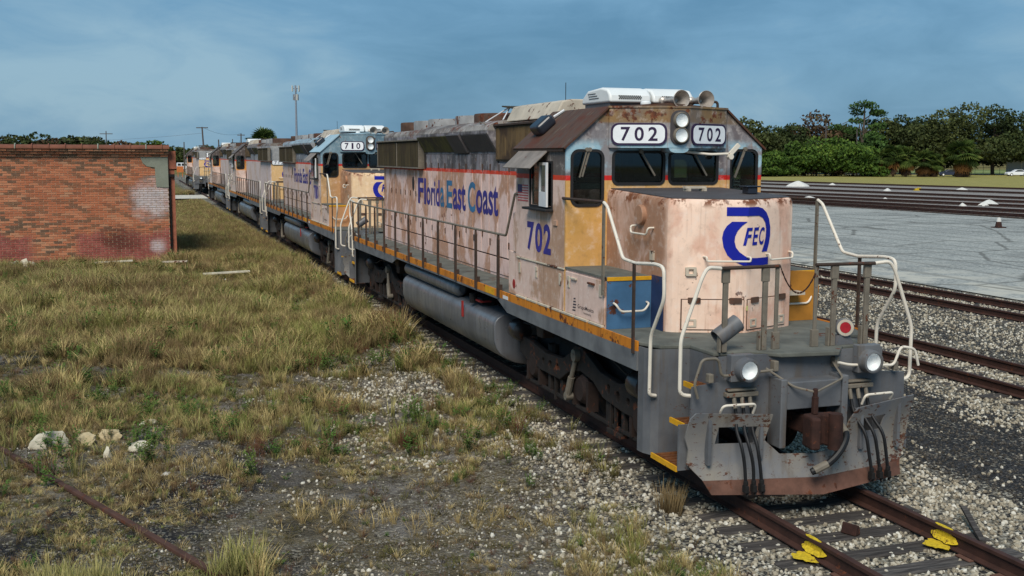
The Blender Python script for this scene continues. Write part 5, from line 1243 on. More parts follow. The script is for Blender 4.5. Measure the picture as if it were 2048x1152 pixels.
def gen_grass():
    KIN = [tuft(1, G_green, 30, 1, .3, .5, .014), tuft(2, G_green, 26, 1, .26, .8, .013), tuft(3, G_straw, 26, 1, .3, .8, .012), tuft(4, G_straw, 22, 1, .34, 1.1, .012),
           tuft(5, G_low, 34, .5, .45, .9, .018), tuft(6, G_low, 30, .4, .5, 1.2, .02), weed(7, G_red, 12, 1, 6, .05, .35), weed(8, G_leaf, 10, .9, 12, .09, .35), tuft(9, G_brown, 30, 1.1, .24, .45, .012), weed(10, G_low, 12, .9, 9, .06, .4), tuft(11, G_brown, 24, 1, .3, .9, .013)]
    P = []; RT = []; SC = []; ID = []
    def put(x, y, idx, h, wd=None):
        n = len(x); z = ground_h(x, y)-.01; P.append(np.stack([x, y, z], 1)); a = NR.uniform(0, 6.283, n)
        RT.append(np.stack([NR.normal(0, .08, n), NR.normal(0, .08, n), a], 1)); wd = h*1.0 if wd is None else wd
        SC.append(np.stack([wd, wd, h], 1)); ID.append(idx)
    # the meadow: patchy near the camera, closing up with distance
    n = 120000; x = NR.uniform(-17, -1.5, n); y = -3.5+37.5*NR.random(n)**1.05
    c1 = fbm(x, y, .42, 41); c2 = fbm(x, y, .17, 51); c3 = fbm(x, y, 1.3, 61); cc = .7*c1+.3*c3
    thr = np.interp(y, [-3, 2, 5, 8, 11, 15, 20, 34], [.495, .49, .475, .455, .435, .40, .36, .30])
    thr = thr + .03*sst(-5.0, -2.6, x)*(1-sst(7, 13, y)) + .05*((c2 > .54) & (y < 9) & (x < -6.2))
    edge = np.interp(y, [-3, 1, 4, 9, 14, 34], [-1.9, -1.95, -1.75, -1.65, -1.55, -1.5])
    soft = sst(0, .06, cc-thr)
    dens = np.interp(y, [-3, 6, 12, 34], [.62, .70, .66, .62])*soft + .05
    keep = (NR.random(n) < dens) & (x < edge+.35*(c3-.5)*2) & ~((y > 33.0) & (x < -5.9))
    x, y, c1, c2, c3, soft = x[keep], y[keep], c1[keep], c2[keep], c3[keep], soft[keep]; m = len(x); u = NR.random(m)
    tall = sst(5, 14, y); g = fbm(x, y, .30, 71); b_ = fbm(x, y, .5, 91)
    pg = sst(.46, .60, g); pb = sst(.52, .64, b_)
    idx = np.where(u < .12+.36*pg, NR.integers(0, 2, m), np.where(u < .48+.26*pg, NR.integers(2, 4, m), np.where(u < .66, NR.integers(4, 6, m), np.where(u < .70, 6, np.where(u < .75, 7, np.where(u < .78, 9, NR.choice([8, 10], m)))))))
    idx = np.where((NR.random(m) < .42*pb), NR.choice([8, 10, 6, 9], m, p=[.42, .38, .10, .10]), idx)
    h = (.115+.24*tall)*NR.uniform(.5, 1.5, m)*(.35+1.4*np.clip(fbm(x, y, .75, 111)*1.6-.35, 0, 1))*(.6+.4*soft); h = np.where((idx == 4) | (idx == 5), h*1.1, h)
    put(x, y, idx, h, np.maximum(h*.9, .13)*NR.uniform(.8, 1.3, m))
    # low creeping weeds and litter on the bare ground
    n = 26000; x = NR.uniform(-14, -1.6, n); y = -3.2+36*NR.random(n)**1.3; k = NR.random(n) < .35+.9*(fbm(x, y, .8, 95)-.4); x, y = x[k], y[k]; m = len(x)
    put(x, y, NR.choice([4, 5, 6, 9, 10, 3], m, p=[.28, .26, .12, .14, .12, .08]), NR.uniform(.05, .13, m)*(1+.6*sst(8, 16, y)), NR.uniform(.10, .24, m)*(1+.8*sst(8, 16, y)))
    n = 1700; x = NR.uniform(-12, -1.8, n); y = 4+29*NR.random(n); k = fbm(x, y, .5, 141) > .5; x, y = x[k], y[k]; m = len(x); put(x, y, NR.choice([7, 6, 9, 0], m, p=[.5, .2, .18, .12]), NR.uniform(.2, .5, m), NR.uniform(.25, .5, m))
    # ragged strip between the building and the trains, and the field beyond
    n = 30000; y = 33+75*NR.random(n)**1.5; x = NR.uniform(-1, 1, n); x = np.where(y < 42, -5.6+4.0*(x*.5+.5), -22+20.4*(x*.5+.5))
    x = np.where(y < 42, x, np.where(NR.random(n) < .6, -7+5.4*NR.random(n), x)); k = ~((y > 93.0) & (y < 105.4)) & ~((y > 41) & (y < 42.2) & (x < -5.5)); x, y = x[k], y[k]; m = len(x)
    idx = NR.choice([0, 1, 2, 8, 10, 9, 6], m, p=[.16, .14, .12, .26, .18, .08, .06]); h = NR.uniform(.35, .75, m)*np.interp(y, [33, 50, 70, 92, 106, 112], [.7, .75, .55, .35, .9, 1.1]); put(x, y, idx, h, h*1.1)
    # weeds at the track edges and on the verge
    n = 1500; y = NR.uniform(2, 60, n); x = -1.5+NR.normal(0, .16, n); k = (fbm(x, y, .7, 81) > .5); x, y = x[k], y[k]; m = len(x); put(x, y, NR.choice([1, 4, 5, 7, 9, 10], m), NR.uniform(.12, .3, m), NR.uniform(.15, .3, m))
    # distinct foreground clumps
    def clump(px, py, k, n, h, s):
        put(np.array([px]*n)+NR.normal(0, s, n), np.array([py]*n)+NR.normal(0, s, n), np.full(n, k), NR.uniform(.75, 1.1, n)*h, NR.uniform(.75, 1.1, n)*h*.8)
    for q in ((-7.75, .45, 0, 16, .42, .25), (-8.15, .55, 0, 14, .40, .22), (-7.35, .30, 1, 10, .36, .2), (-6.25, .62, 0, 14, .46, .16), (-6.05, .55, 2, 5, .4, .15), (-5.1, 2.2, 3, 14, .24, .22), (-4.5, 1.6, 3, 10, .24, .2), (-3.4, 1.4, 2, 8, .22, .15), (-2.9, .9, 3, 8, .2, .16), (-2.35, .4, 1, 12, .24, .3), (-2.2, .05, 3, 10, .24, .25),
              (-5.6, 5.1, 6, 7, .30, .16), (-4.75, 4.75, 6, 6, .3, .14), (-6.55, 3.55, 6, 5, .26, .12), (-3.15, 5.9, 7, 7, .3, .16), (-2.2, 3.4, 7, 6, .26, .16), (-2.55, 2.2, 7, 2, .26, .05), (-4.6, 6.3, 0, 12, .34, .3), (-5.4, 6.9, 3, 10, .3, .25), (-7.0, 5.0, 3, 22, .26, .45), (-7.8, 4.8, 3, 10, .24, .3), (-8.6, 6.8, 3, 12, .24, .35), (-8.2, 5.6, 2, 8, .22, .25), (-1.45, .55, 8, 9, .42, .07), (-6.9, 7.1, 2, 10, .25, .3)): clump(*q)
    scatter('meadow_grass', np.concatenate(P), np.concatenate(RT), np.concatenate(SC), np.concatenate(ID), KIN, 'tangled olive and straw coloured grass and weeds beside the line', 'grass')
gen_grass()
# ---------------------------------------------------------------- trees and palms
def leaf_mat(name, a, b, c):
    m = Mt(name, .8, 0, .25); r = m.attr('tone'); big = m.noise(m.pos(), .45, 3)
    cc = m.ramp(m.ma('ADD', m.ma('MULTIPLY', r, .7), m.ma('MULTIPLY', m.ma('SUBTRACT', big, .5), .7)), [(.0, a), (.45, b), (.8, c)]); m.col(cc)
    return m.m
M['bark'] = simple('grey bark', rgb(88, 78, 68), .95, 0, .3, 2)
M['palm_bark'] = simple('palm trunk', rgb(96, 78, 60), .95, 0, .3, 3)
LF = {'oak': leaf_mat('dark oak foliage', rgb(30, 38, 18), rgb(52, 64, 30), rgb(84, 92, 48)), 'oak2': leaf_mat('olive oak foliage', rgb(38, 44, 22), rgb(66, 74, 36), rgb(98, 102, 58)),
      'green': leaf_mat('bright shrub foliage', rgb(34, 50, 18), rgb(66, 92, 30), rgb(112, 132, 52)), 'pine': leaf_mat('pine foliage', rgb(34, 52, 24), rgb(62, 88, 36), rgb(96, 122, 54)),
      'brown': leaf_mat('russet foliage', rgb(52, 40, 30), rgb(88, 68, 48), rgb(92, 96, 50)), 'palm': leaf_mat('palm foliage', rgb(38, 54, 24), rgb(74, 94, 38), rgb(122, 132, 66)), 'dead': leaf_mat('dead palm fronds', rgb(84, 58, 30), rgb(140, 100, 54), rgb(170, 132, 82)), 'tangle': leaf_mat('bare tangle', rgb(40, 32, 26), rgb(72, 58, 46), rgb(104, 84, 60))}
def leaves(blobs, n, size, seed, flat=.75, fill=.55):
    """leaf-clump faces spread over a set of ellipsoids"""
    r = np.random.default_rng(seed); w = np.array([b[3]*b[4]*b[5] for b in blobs])**.7; w /= w.sum(); k = r.choice(len(blobs), n, p=w)
    B = np.array(blobs)[k]; d = r.normal(size=(n, 3)); d /= np.linalg.norm(d, axis=1)[:, None]; q = (fill+(1-fill)*r.random(n))**.6
    lump = 1+.22*np.sin(d[:, 0]*5+k)*np.cos(d[:, 2]*6+k*1.7)
    c = B[:, :3]+d*B[:, 3:6]*(q*lump)[:, None]
    u = r.normal(size=(n, 3)); u /= np.linalg.norm(u, axis=1)[:, None]; v = np.cross(u, r.normal(size=(n, 3))); v /= np.linalg.norm(v, axis=1)[:, None]
    s = size*r.uniform(.5, 1.3, n)[:, None]; u *= s; v *= s*flat
    V = np.stack([c-u, c-v*.8, c+u, c+v], 1).reshape(-1, 3); F = np.arange(n*4).reshape(-1, 4)
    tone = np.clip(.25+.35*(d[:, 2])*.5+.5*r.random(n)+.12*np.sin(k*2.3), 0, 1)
    return V, F, np.repeat(tone, 4)
def leaf_obj(name, V, F, T, mat, parent):
    me = bpy.data.meshes.new(name); me.from_pydata(V.tolist(), [], F.tolist()); a = me.attributes.new('tone', 'FLOAT', 'POINT'); a.data.foreach_set('value', T.astype(np.float32)); me.materials.append(mat)
    o = bpy.data.objects.new(name, me); COL.objects.link(o); o.parent = parent; return o
def trunk(R, h, r, limbs, seed, mat='bark', top=.7):
    rd = random.Random(seed); b = MB(); P = [(0, 0, -.4)]; x = y = 0
    for k in range(1, 6): x += rd.uniform(-.2, .2)*r*2; y += rd.uniform(-.2, .2)*r*2; P.append((x, y, h*top*k/5))
    b.tube(P, r, 8, [r*(1.25-.16*k) for k in range(6)])
    for t in limbs: 
        base = Vector(P[min(4, 2+rd.randrange(3))]); tip = Vector(t); mid = base.lerp(tip, .5)+Vector((0, 0, rd.uniform(.0, .12)*h)); b.tube([base, mid, tip], r*.3, 5, [r*.45, r*.3, r*.1])
    return b.build('trunk', M[mat], R, smooth=True)
def oak(x, y, h, w, kind, seed, label, n=2600, size=.42, zb=.28, group='trees beyond the yard', name='oak_tree', cat='tree'):
    r = random.Random(seed); R = empty(name, (x, y, -.3)); tag(R, label, cat, group); bl = []
    w *= 1.28; n = int(n*2.3); size *= .92
    for k in range(15):
        a = r.uniform(0, 6.283); rr = w*.38*math.sqrt(r.random()); zz = h*r.uniform(zb+.14, .86-.25*(rr/(w*.36))**2); s = r.choice((.11, .15, .19, .24, .29))
        bl.append((rr*math.cos(a), rr*math.sin(a), zz, w*s, w*s, h*s*.62))
    bl.append((0, 0, h*.80, w*.22, w*.22, h*.17))
    trunk(R, h, h*.022, [(b[0]*.8, b[1]*.8, b[2]) for b in bl[:7]], seed)
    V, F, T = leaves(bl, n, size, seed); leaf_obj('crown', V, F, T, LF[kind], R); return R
def pine(x, y, h, w, seed, label):
    r = random.Random(seed); R = empty('pine_tree', (x, y, -.3)); tag(R, label, 'tree', 'trees beyond the yard'); bl = []
    for k in range(15):
        a = r.uniform(0, 6.283); t = r.uniform(.55, 1); rr = w*.5*(1-.75*abs(t-.68)/.4)*r.uniform(.35, 1); bl.append((rr*math.cos(a), rr*math.sin(a), h*t*.96, w*.13, w*.13, h*.045))
    bl.append((0, 0, h*.97, w*.16, w*.16, h*.04)); trunk(R, h, h*.02, [b[:3] for b in bl[:12]], seed, top=.95)
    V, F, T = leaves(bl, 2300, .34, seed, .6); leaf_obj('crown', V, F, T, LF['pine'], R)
def palm(x, y, h, w, seed, label, skirt=True, group='cabbage palms', tr=.22, nf=34):
    r = random.Random(seed); R = empty('cabbage_palm', (x, y, -.3)); tag(R, label, 'palm', group); b = MB()
    b.tube([(0, 0, -.3), (0, 0, h*.4), (0, 0, h*.74)], tr, 8); b.build('trunk', M['palm_bark'], R, smooth=True)
    def fronds(name, n, el0, el1, mat, ln, zc):
        V, F, T = [], [], []
        for k in range(n):
            a = r.uniform(0, 6.283); el = r.uniform(el0, el1); L = ln*r.uniform(.8, 1.1); d = Vector((math.cos(a)*math.cos(el), math.sin(a)*math.cos(el), math.sin(el))); c = Vector((0, 0, zc))+d*L*.45
            side = d.cross(Vector((0, 0, 1))).normalized(); t = r.random()
            for j in range(13):
                f = (j-6)/6; q = (d*math.cos(f*1.35)+side*math.sin(f*1.35)).normalized()*L*.62; q.z -= .12*L*abs(f)+.10*L; wd = q.cross(Vector((0, 0, 1))).normalized()*L*.035; o = len(V)
                V += [tuple(c-wd), tuple(c+wd), tuple(c+q*.6+wd), tuple(c+q-Vector((0, 0, .1*L))), tuple(c+q*.6-wd)]; F.append((o, o+1, o+2, o+3, o+4)); T += [t*.8+.1]*5
        me = bpy.data.meshes.new(name); me.from_pydata(V, [], F); at = me.attributes.new('tone', 'FLOAT', 'POINT'); at.data.foreach_set('value', np.array(T, np.float32)); me.materials.append(LF[mat]); o = bpy.data.objects.new(name, me); COL.objects.link(o); o.parent = R
    fronds('crown', int(nf*1.3), -.75, 1.35, 'palm', w*.56, h*.72)
    if skirt: fronds('dead_frond_skirt', int(nf*.6), -1.5, -.8, 'dead', w*.46, h*.62); fronds('lower_skirt', int(nf*.5), -1.5, -1.0, 'tangle', w*.40, h*.42)
CAMP = Vector((-7.0952, -10.149, 3.8251)); _y, _p, _r = .3325, -.1211, .0033
_fw = Vector((math.sin(_y)*math.cos(_p), math.cos(_y)*math.cos(_p), math.sin(_p))); _rt = Vector((math.cos(_y), -math.sin(_y), 0)); _up = _rt.cross(_fw); _rt, _up = _rt*math.cos(_r)+_up*math.sin(_r), _up*math.cos(_r)-_rt*math.sin(_r)
def at(px, py, dist):     # survey: bearing of a sighted point and its distance
    return CAMP + (_fw+_rt*((px-1024)/2164.4)-_up*((py-576)/2164.4))*dist
def hgt(px, py, dist): return at(px, py, dist).z+.3
# right tree line, front thicket first
for i, (px, top, w, d, kind) in enumerate([(1512, 312, 7, 226, 'green'), (1548, 300, 8, 228, 'green'), (1590, 282, 9, 230, 'green'), (1632, 272, 10, 230, 'green'), (1672, 272, 9, 230, 'green'), (1706, 283, 8, 228, 'green'), (1742, 292, 7, 229, 'green')]):
    p = at(px, 352, d); h = hgt(px, top, d)
    R = oak(p.x, p.y, h, w, kind, 100+i, 'bright green shrub in the thicket, %s from the cab' % ['first', 'second', 'third', 'fourth', 'fifth', 'sixth', 'seventh'][i], 1800, .34, .02, 'thicket shrubs', 'thicket_shrub', 'shrub')
    V, F, T = leaves([(0, 0, h*.14, w*.5, w*.4, h*.16)], 420, .32, 300+i, .25); leaf_obj('bare_undergrowth', V, F, T, LF['tangle'], R)
for i, (px, top, w, d) in enumerate([(1762, 300, 4.5, 227), (1786, 292, 5, 226), (1812, 296, 5, 226), (1846, 306, 5, 226), (1866, 312, 4.2, 226)]):
    p = at(px, 354, d); palm(p.x, p.y, hgt(px, top, d), w, 200+i, ['cabbage palm at the left end of the palm clump', 'tallest cabbage palm of the clump with brown skirt', 'cabbage palm with orange dead fronds, middle of the clump', 'cabbage palm second from the right end of the clump', 'small cabbage palm at the right end of the clump'][i])
p = at(1924, 356, 224); palm(p.x, p.y, hgt(1924, 288, 224), 6.6, 230, 'lone cabbage palm standing right of the palm clump', nf=46)
for i, (px, top, w, d, kind, lab) in enumerate([
    (1492, 234, 13, 244, 'oak2', 'rounded green tree peeping out beside the cab roof'), (1545, 250, 12, 262, 'oak', 'low dark oak in the gap left of the russet tree'), (1585, 246, 12, 258, 'oak', 'dark oak just left of the russet tree'), (1628, 220, 12, 262, 'brown', 'russet topped tree rising above the thicket'),
    (1680, 248, 11, 262, 'oak', 'dark oak between the russet tree and the pine'), (1768, 236, 12, 262, 'oak2', 'olive oak just right of the tall pine'), (1800, 228, 13, 264, 'oak', 'dark oak second to the right of the pine'), (1840, 232, 13, 262, 'oak', 'dark oak behind the palm clump'),
    (1885, 218, 15, 258, 'oak2', 'broad olive oak rising left of the tallest oak'), (1935, 203, 18, 256, 'oak2', 'tallest broad oak behind the lone palm'), (1985, 208, 15, 258, 'oak', 'tall dark oak right of the tallest one'), (2030, 224, 15, 260, 'oak', 'dark oak above the white car'), (2075, 222, 15, 258, 'oak2', 'olive oak at the far right edge'), (1745, 262, 9, 240, 'pine', 'fresh green tree under the tall pine'), (2125, 226, 15, 258, 'oak', 'dark oak past the right edge of the view')]):
    p = at(px, 350, d); oak(p.x, p.y, hgt(px, top, d), w, kind, 400+i, lab, 3000, .40, .11 if px > 1900 else .06)
p = at(1722, 350, 250); pine(p.x, p.y, hgt(1722, 204, 250), 13, 500, 'tall pine with open layered crown above the thicket')
# low trees on the left skyline
for i, (px, top, w, kind) in enumerate([(-60, 264, 15, 'oak'), (-10, 266, 14, 'brown'), (32, 268, 14, 'oak2'), (78, 264, 15, 'oak'), (118, 276, 13, 'brown'), (150, 270, 13, 'oak'), (180, 272, 12, 'oak2'), (214, 280, 12, 'oak'), (250, 282, 12, 'brown'), (285, 284, 11, 'oak2'), (318, 286, 11, 'oak'), (352, 292, 11, 'oak2'), (372, 298, 10, 'oak'), (398, 294, 9, 'oak2'), (415, 290, 9, 'oak'), (432, 297, 8, 'oak2')]):
    d = 300; p = at(px, 330, d); oak(p.x, p.y, hgt(px, top, d), w, kind, 600+i, ['olive tree near the left edge of the skyline', 'rounded dark tree, third from the left skyline edge', 'russet low tree right of the rounded dark one', 'dark tree above the first pole on the left skyline', 'olive tree right of the left skyline pole', 'dark low tree at the middle of the brick parapet', 'russet low tree behind the middle of the parapet', 'olive low tree left of the parapet weeds', 'dark low tree behind the parapet weeds'][i-2] if 1 < i < 11 else ['tree outside the left edge of the view', 'russet tree at the left edge of the skyline'][i] if i < 2 else ['tree just right of the brick building', 'low tree behind the farthest locomotive, left part', 'low tree over the farthest locomotive roof', 'dark tree behind the leaning pole', 'low tree right of the leaning pole'][i-11], 1300, .55, .05, 'trees on the left skyline', 'skyline_tree')
p = at(525, 300, 165); palm(p.x, p.y, hgt(525, 256, 165)*1.0, 5.2, 701, 'cabbage palm rising behind the third locomotive', True, nf=40)
for i, (px, top) in enumerate([(556, 274), (574, 276)]):
    p = at(px, 320, 190); oak(p.x, p.y, hgt(px, top, 190), 6, 'oak2', 710+i, ['low dark tree just right of the lone skyline palm', 'low dark tree beside the foot of the phone mast'][i], 900, .4, .1)
# weeds growing on the brick parapet
V, F, T = leaves([(-6.45, 33.6, 4.26, .38, .2, .12)], 260, .05, 9); o = leaf_obj('parapet_weeds', V, F, T, LF['green'], None); tag(o, 'green weeds sprouting on the brick parapet corner', 'weeds', kind='stuff')
# ---------------------------------------------------------------- loose things in the yard
M['lime'] = simple('rough limestone', rgb(198, 190, 170), .95, 0, .18, 5, bump=.8)
M['lime2'] = simple('yellowish limestone', rgb(190, 172, 136), .95, 0, .18, 5, bump=.8)
M['salt'] = simple('white chalky heap', rgb(206, 204, 198), .95, 0, .1, 3)
def boulder(x, y, sx, sy, sz, rz, seed, mat, label, group='limestone boulders in the weeds', z=None, cut=.25):
    bm = bmesh.new(); bmesh.ops.create_icosphere(bm, subdivisions=4, radius=1); r = random.Random(seed)
    pl = [(Vector((r.gauss(0, 1), r.gauss(0, 1), r.gauss(0, .7))).normalized(), r.uniform(.45, .8)) for _ in range(14)]
    for v in bm.verts:
        for n, d in pl:
            e = v.co.dot(n)-d
            if e > 0: v.co -= n*e*.92
        k = 1+.12*(mnoise.noise(v.co*2.2+Vector((seed, 0, 0))))+.08*mnoise.noise(v.co*6+Vector((seed, 3, 0)))+.05*mnoise.noise(v.co*14); v.co *= k
        v.co = Vector((v.co.x*sx, v.co.y*sy, v.co.z*sz))
    me = bpy.data.meshes.new('boulder'); bm.to_mesh(me); bm.free(); me.materials.append(mat); me.shade_smooth(); me.set_sharp_from_angle(angle=math.radians(32))
    o = bpy.data.objects.new('boulder', me); COL.objects.link(o); o.location = (x, y, float(ground_h(x, y))+sz*cut*1.1 if z is None else z); o.rotation_euler = (r.uniform(-.2, .2), r.uniform(-.2, .2), rz); tag(o, label, 'boulder', group)
for a in [(-8.40, 6.35, .30, .17, .20, .35, 1, M['lime'], 'largest pale slab of limestone above the abandoned rail'), (-7.93, 6.45, .20, .13, .14, .2, 2, M['lime2'], 'mossy limestone lump beside the largest slab'), (-7.60, 6.65, .22, .16, .15, -.2, 3, M['lime2'], 'yellowish limestone block right of the mossy lump'),
          (-8.18, 5.85, .13, .11, .13, .5, 4, M['lime2'], 'small pointed yellowish boulder in front of the slab'), (-7.18, 5.85, .25, .13, .13, -.15, 5, M['lime'], 'long white limestone boulder at the right of the group'), (-7.62, 5.50, .085, .07, .13, .3, 6, M['lime'], 'small upright white stone below the group'),
          (-7.05, 7.35, .20, .09, .07, 0, 7, M['lime'], 'flat pale stone sunk in grass at the back of the group'), (-8.02, 7.1, .18, .09, .06, .1, 8, M['lime2'], 'flat stone behind the largest slab'), (-6.87, 4.45, .085, .07, .03, 0, 9, M['salt'], 'small bright white stone lying apart in the weeds'),
          (-7.55, 13.1, .17, .1, .10, .3, 10, M['lime'], 'pale stone in the mid field, left one of the pair'), (-7.28, 13.1, .22, .1, .12, -.3, 11, M['lime'], 'pale stone in the mid field, right one of the pair')]: boulder(*a)
def rubble():
    R = empty('rubble_heap', (-11.15, 32.3, -.35)); tag(R, 'small heap of broken grey rubble at the foot of the brick wall', 'rubble heap'); r = random.Random(4)
    for k in range(16):
        o = stone(900+k, M['lime'], 'rubble_piece'); COL.objects.link(o); o.parent = R; s = r.uniform(.10, .24); o.scale = (s*1.2, s, s*.7); a = r.uniform(0, 6.28); q = math.sqrt(r.random()); o.location = (.75*q*math.cos(a), .4*q*math.sin(a), .10+.22*(1-q)); o.rotation_euler = (r.random(), r.random(), r.random()*6)
rubble()
for k, (x, y, l, a, lab) in enumerate([(-8.0, 31.6, 1.3, .05, 'pale weathered board lying in the grass before the wall'), (-5.9, 31.0, .9, -.2, 'short tan board lying by the building corner'), (-4.4, 26.6, 1.5, .02, 'long pale plank lying in grass between building and train')]):
    o = MB().box(-l/2, l/2, -.1, .1, 0, .05).box(-l/2+.05, l/2-.1, -.075, -.065, .05, .056).build('board', M['hatch'] if k == 1 else M['lime'], bevel=.01); o.location = (x, y, -.05); o.rotation_euler = (0, -.03, a); tag(o, lab, 'board')
def heap(x, y, rx, ry, h, seed, label):
    n = 22; V = []; F = []; r = random.Random(seed); K = 6; off = [r.uniform(.8, 1.2) for _ in range(n)]
    for j in range(K+1):
        t = j/K
        for i in range(n):
            a = 6.283*i/n; q = (1-t)*off[i]+.02; V.append((rx*q*math.cos(a), ry*q*math.sin(a), h*(1-(1-t)**1.4)*(1+.06*math.sin(a*3+seed)) if j else -.1))
    F = [(j*n+i, j*n+(i+1) % n, (j+1)*n+(i+1) % n, (j+1)*n+i) for j in range(K) for i in range(n)]+[tuple(K*n+i for i in range(n))]
    o = MB().add(V, F).build('gravel_heap', M['salt'], smooth=True, ang=70); o.location = (x, y, -.2); tag(o, label, 'gravel heap', 'white heaps on the far tracks')
for k, a in enumerate([(79.6, 119.4, 3.4, 2.2, 1.35, 'large white heap between far tracks, nearest the cab'), (89.3, 125.2, 1.1, .8, .5, 'small white heap on the farthest track'), (78.8, 99.4, 1.1, .8, .6, 'small white heap in the middle of the far tracks'), (59.6, 75.2, .75, .6, .5, 'small pointed white heap on the nearer yard track'), (91.0, 100.6, 1.8, 1.1, .55, 'low white heap on the far track towards the right'), (60.6, 63.0, 2.0, 1.2, .95, 'large white heap on the nearer tracks at the right'), (54.6, 80.1, 1.7, 1.0, .5, 'low white heap beyond the nose hand rail'), (58.2, 63.4, .7, .5, .5, 'small white lump left of the large right heap'), (82.5, 126.0, .5, .4, .25, 'tiny white lump just left of the largest heap')]): heap(a[0], a[1], a[2]*.5, a[3]*.5, a[4]*.55, k, a[5])
def cone():
    p = Vector((39.9, 39.8, -.18)); R = empty('traffic_cone', p); tag(R, 'worn traffic cone with white top on the paved lot', 'traffic cone')
    MB().box(-.30, .30, -.30, .30, 0, .05).build('base', M['rust'], R, bevel=.01); MB().lathe((0, 0, .05), (0, 0, 1), [(0, .20), (.28, .15), (.30, .147)], 14).build('lower_body', M['rust'], R, smooth=True)
    MB().lathe((0, 0, .35), (0, 0, 1), [(0, .149), (.22, .10), (.24, .05), (.245, 0)], 14).build('white_collar', M['salt'], R, smooth=True)
cone()
for k, (x, y) in enumerate(((86.0, 102.5), (83.2, 99.5))):
    o = MB().box(-.4, .4, -.2, .2, 0, .06).box(-.22, .22, -.14, .14, .06, .26).build('switch_stand', M['paint_y'], bevel=.03); o.location = (x, y, -.19); tag(o, ['yellow painted switch box on the far tracks, upper one', 'yellow painted switch box on the far tracks, lower one'][k], 'switch box')
# scrap iron piece between the near rails
o = MB().prism([(-.05, 0), (.05, 0), (.03, .10), (-.02, .12)], 'y', -.09, .09).build('iron_clip', M['rust'], bevel=.01); o.location = (.02, -.72, -.19); o.rotation_euler = (0, 0, .4); tag(o, 'rusty iron clip lying on a tie between the near rails', 'scrap iron')
o = MB().obox((0, 0, 0), (.06, .42, 0), (.03, -.01, 0), (0, 0, .015)).build('timber_splinter', M['tie']); o.location = (1.35, -1.05, -.12); o.rotation_euler = (.12, 0, -.35); tag(o, 'split grey timber sticking out beside the right rail', 'timber')
# ---- vehicles on the far road
M['car_white'] = simple('white car paint', rgb(232, 234, 238), .25, 0, .03, 3, spec=.6); M['car_dark'] = simple('dark car paint', rgb(46, 52, 72), .25, 0, .1, 3, spec=.6)
M['tyre'] = simple('tyre', rgb(26, 26, 28), .8); M['car_glass'] = simple('dark car glass', rgb(40, 46, 52), .1, 0, .1, 3, spec=.8)
def car(p, rz, mat, label):
    R = empty('parked_car', p, rz); tag(R, label, 'car'); w = .86
    body = [(-2.25, .30), (-2.28, .62), (-2.15, .86), (-1.25, .95), (1.35, .93), (2.15, .78), (2.28, .55), (2.25, .28), (1.75, .26), (1.45, .26), (-1.1, .26), (-1.7, .26)]
    MB().prism([(x, z) for x, z in body], 'y', -w, w).build('body', mat, R, bevel=.08)
    MB().prism([(-1.75, .93), (-1.05, 1.40), (.15, 1.43), (1.05, .93)], 'y', -.72, .72).build('cabin', mat, R, bevel=.06)
    for s in (-1, 1):
        MB().prism([(-1.45, .97), (-1.0, 1.32), (.1, 1.35), (.78, .97)], 'y', *sorted((s*.705, s*.728))).build('side_window', M['car_glass'], R)
        for x in (-1.4, 1.4):
            t = MB().lathe((x, s*.66, .32), (0, s, 0), [(0, 0), (0, .32), (.2, .32), (.22, .28), (.22, 0)], 18).build('wheel', M['tyre'], R, smooth=True); MB().lathe((x, s*.66, .32), (0, s, 0), [(.222, .19), (.224, 0)], 12).build('rim', M['chrome'], t)
    MB().prism([(-1.78, .94), (-1.08, 1.38), (-1.12, 1.40), (-1.83, .95)], 'y', -.62, .62).build('rear_window', M['car_glass'], R)
    for s in (-1, 1): MB().box(2.15, 2.26, s*.62-.14, s*.62+.14, .60, .72).build('headlight', M['chrome'], R)
p = at(2033, 344, 240); car((p.x, p.y, -.15), math.radians(160), M['car_white'], 'white sedan on the far road at the right edge')
p = at(1897, 347, 236); car((p.x, p.y, -.15), math.radians(160), M['car_dark'], 'dark blue car half hidden behind the lone palm')
# chain-link fence and screened gate behind the road
M['galv'] = simple('galvanised steel', rgb(150, 154, 158), .5, .4, .15, 4)
def fence():
    R = empty('chain_link_fence', (0, 0, 0)); tag(R, 'grey chain link fence behind the far road', 'fence')
    a, b = at(1950, 340, 266), at(2100, 340, 262); a.z = b.z = -.1; n = 9
    for k in range(n+1):
        q = a.lerp(b, k/n); MB().cyl((q.x, q.y, -.3), (q.x, q.y, 2.1), .05, n=6).build('fence_post', M['galv'], R)
    bb = MB()
    for z in (.15, .8, 1.45, 2.05): bb.tube([(a.x, a.y, z), (b.x, b.y, z)], .03, 5)
    bb.build('fence_rail', M['galv'], R); R2 = empty('screened_gate', at(2042, 340, 258)); R2.location.z = -.2; tag(R2, 'tall grey screened gate at the right edge beyond the white car', 'gate')
    MB().box(-3.4, 3.4, -.03, .03, .3, 3.5).build('screen', M['galv'], R2); 
    for x in (-3.5, 0, 3.5): MB().box(x-.09, x+.09, -.09, .09, -.2, 3.8).build('gate_post', M['salt'], R2)
    R2.rotation_euler = (0, 0, math.radians(-18))
fence()
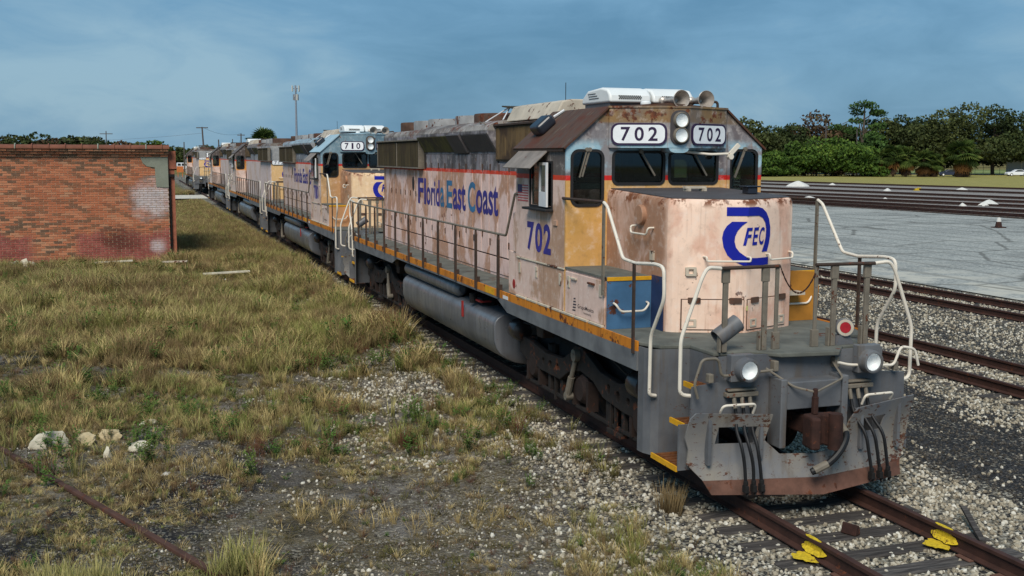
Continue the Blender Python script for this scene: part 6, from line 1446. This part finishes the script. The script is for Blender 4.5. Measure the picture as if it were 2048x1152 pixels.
# ---- poles, mast, wires
M['polewood'] = simple('dark pole timber', rgb(84, 76, 72), .9, 0, .2, 2); M['mast'] = simple('grey mast', rgb(128, 136, 150), .6, 0, .1, 2)
def pole(px, top, base, d, r, label, arms=(), tilt=0):
    b = at(px, base, d); t = at(px+tilt, top, d); R = empty('utility_pole', (b.x, b.y, -.3)); tag(R, label, 'pole', 'utility poles'); h = t.z+.3; dx = Vector((t.x-b.x, t.y-b.y, 0))
    MB().tube([(0, 0, 0), (dx.x, dx.y, h)], r, 8, [r*1.2, r*.8]).build('shaft', M['polewood'], R, smooth=True)
    for f, w in arms: c = Vector((dx.x*f, dx.y*f, h*f)); MB().obox(c, _rt*w, Vector((.08, .08, 0)), (0, 0, .09)).build('crossarm', M['polewood'], R)
    return Vector((t.x, t.y, t.z))
tops = [pole(410, 254, 300, 215, .17, 'leaning timber pole with two crossarms above the farthest locomotive', ((.985, 1.1), (.62, .9)), -6), pole(482, 267, 310, 250, .16, 'timber pole left of the skyline palm', ((.96, .8),)), pole(439, 279, 310, 250, .16, 'short timber pole above the fourth locomotive', (), -2), pole(368, 284, 310, 260, .15, 'slim pole right of the brick building', ()), pole(465, 278, 310, 270, .13, 'thin distant pole left of the taller timber pole', ())]
p_ = [pole(1652, 245, 330, 236, .17, 'pale pole standing behind the thicket', ((.9, .5),)), pole(1714, 258, 330, 236, .14, 'shorter pale pole in front of the pine trunk', ()), pole(212, 262, 300, 280, .14, 'pole with wide crossarm on the left skyline', ((.93, 1.6),)), pole(825, 250, 300, 300, .14, 'pole hidden mostly behind the nearest locomotive', ())]
def wire(a, b, sag, label):
    P = [a.lerp(b, k/14)+Vector((0, 0, -sag*4*(k/14)*(1-k/14))) for k in range(15)]; o = MB().tube(P, .022, 4).build('power_line', M['polewood']); tag(o, label, 'wire', 'power lines')
wire(tops[0]*1.0, tops[1], .8, 'power line from the leaning pole to the pole by the palm'); wire(tops[0]-Vector((0, 0, 1.2)), at(0, 274, 300), 1.2, 'power line from the leaning pole over the brick building')
def mast():
    b = at(594, 310, 430); R = empty('phone_mast', (b.x, b.y, -.3)); tag(R, 'slim grey mobile phone mast with antenna panels', 'mast'); h = at(590, 172, 430).z+.3
    MB().tube([(0, 0, 0), (0, 0, h)], .5, 12, [.55, .28]).build('shaft', M['mast'], R, smooth=True)
    for z in (h-1.2, h-4.6):
        rr = 1.5 if z > h-2 else 1.0
        for k in range(6 if rr > 1.2 else 4):
            a = 6.283*k/(6 if rr > 1.2 else 4)+.3; c = Vector((math.cos(a)*rr, math.sin(a)*rr, z)); MB().obox(c, (.28*-math.sin(a), .28*math.cos(a), 0), (.12*math.cos(a), .12*math.sin(a), 0), (0, 0, 1.15)).build('antenna_panel', M['salt'] if k % 2 else M['mast'], R); MB().tube([(0, 0, z), tuple(c)], .07, 5).build('antenna_arm', M['mast'], R)
mast()
# ---- small far things past the building
o = MB().box(-.05, .05, 0, .1, 0, 1.3).box(.75, .85, 0, .1, 0, 1.3).box(-.2, 1.0, -.06, -.01, 1.0, 2.1).build('orange_sign', simple('orange sign board', rgb(196, 112, 56), .6)); p = at(356, 350, 200); o.location = (p.x, p.y, -.3); tag(o, 'orange board beside the line right of the brick building', 'sign')
for k, px in enumerate((361, 369)):
    p = at(px, 333, 290); R = empty('white_van', (p.x, p.y, -.25)); tag(R, ['left one of two tiny white vans far down the line', 'right one of two tiny white vans far down the line'][k], 'van', 'far white vans')
    MB().prism([(-1.0, .35), (1.0, .35), (1.0, 1.7), (.85, 2.1), (-.85, 2.1), (-1.0, 1.7)], 'y', -2.4, 2.4).build('body', M['car_white'], R, bevel=.06); MB().box(-.8, .8, -2.43, -2.405, 1.3, 1.9).build('windscreen', M['car_glass'], R)
    for x in (-.9, .9):
        for y in (-1.5, 1.5): MB().cyl((x-.1, y, .35), (x+.1, y, .35), .35, n=12).build('wheel', M['tyre'], R)
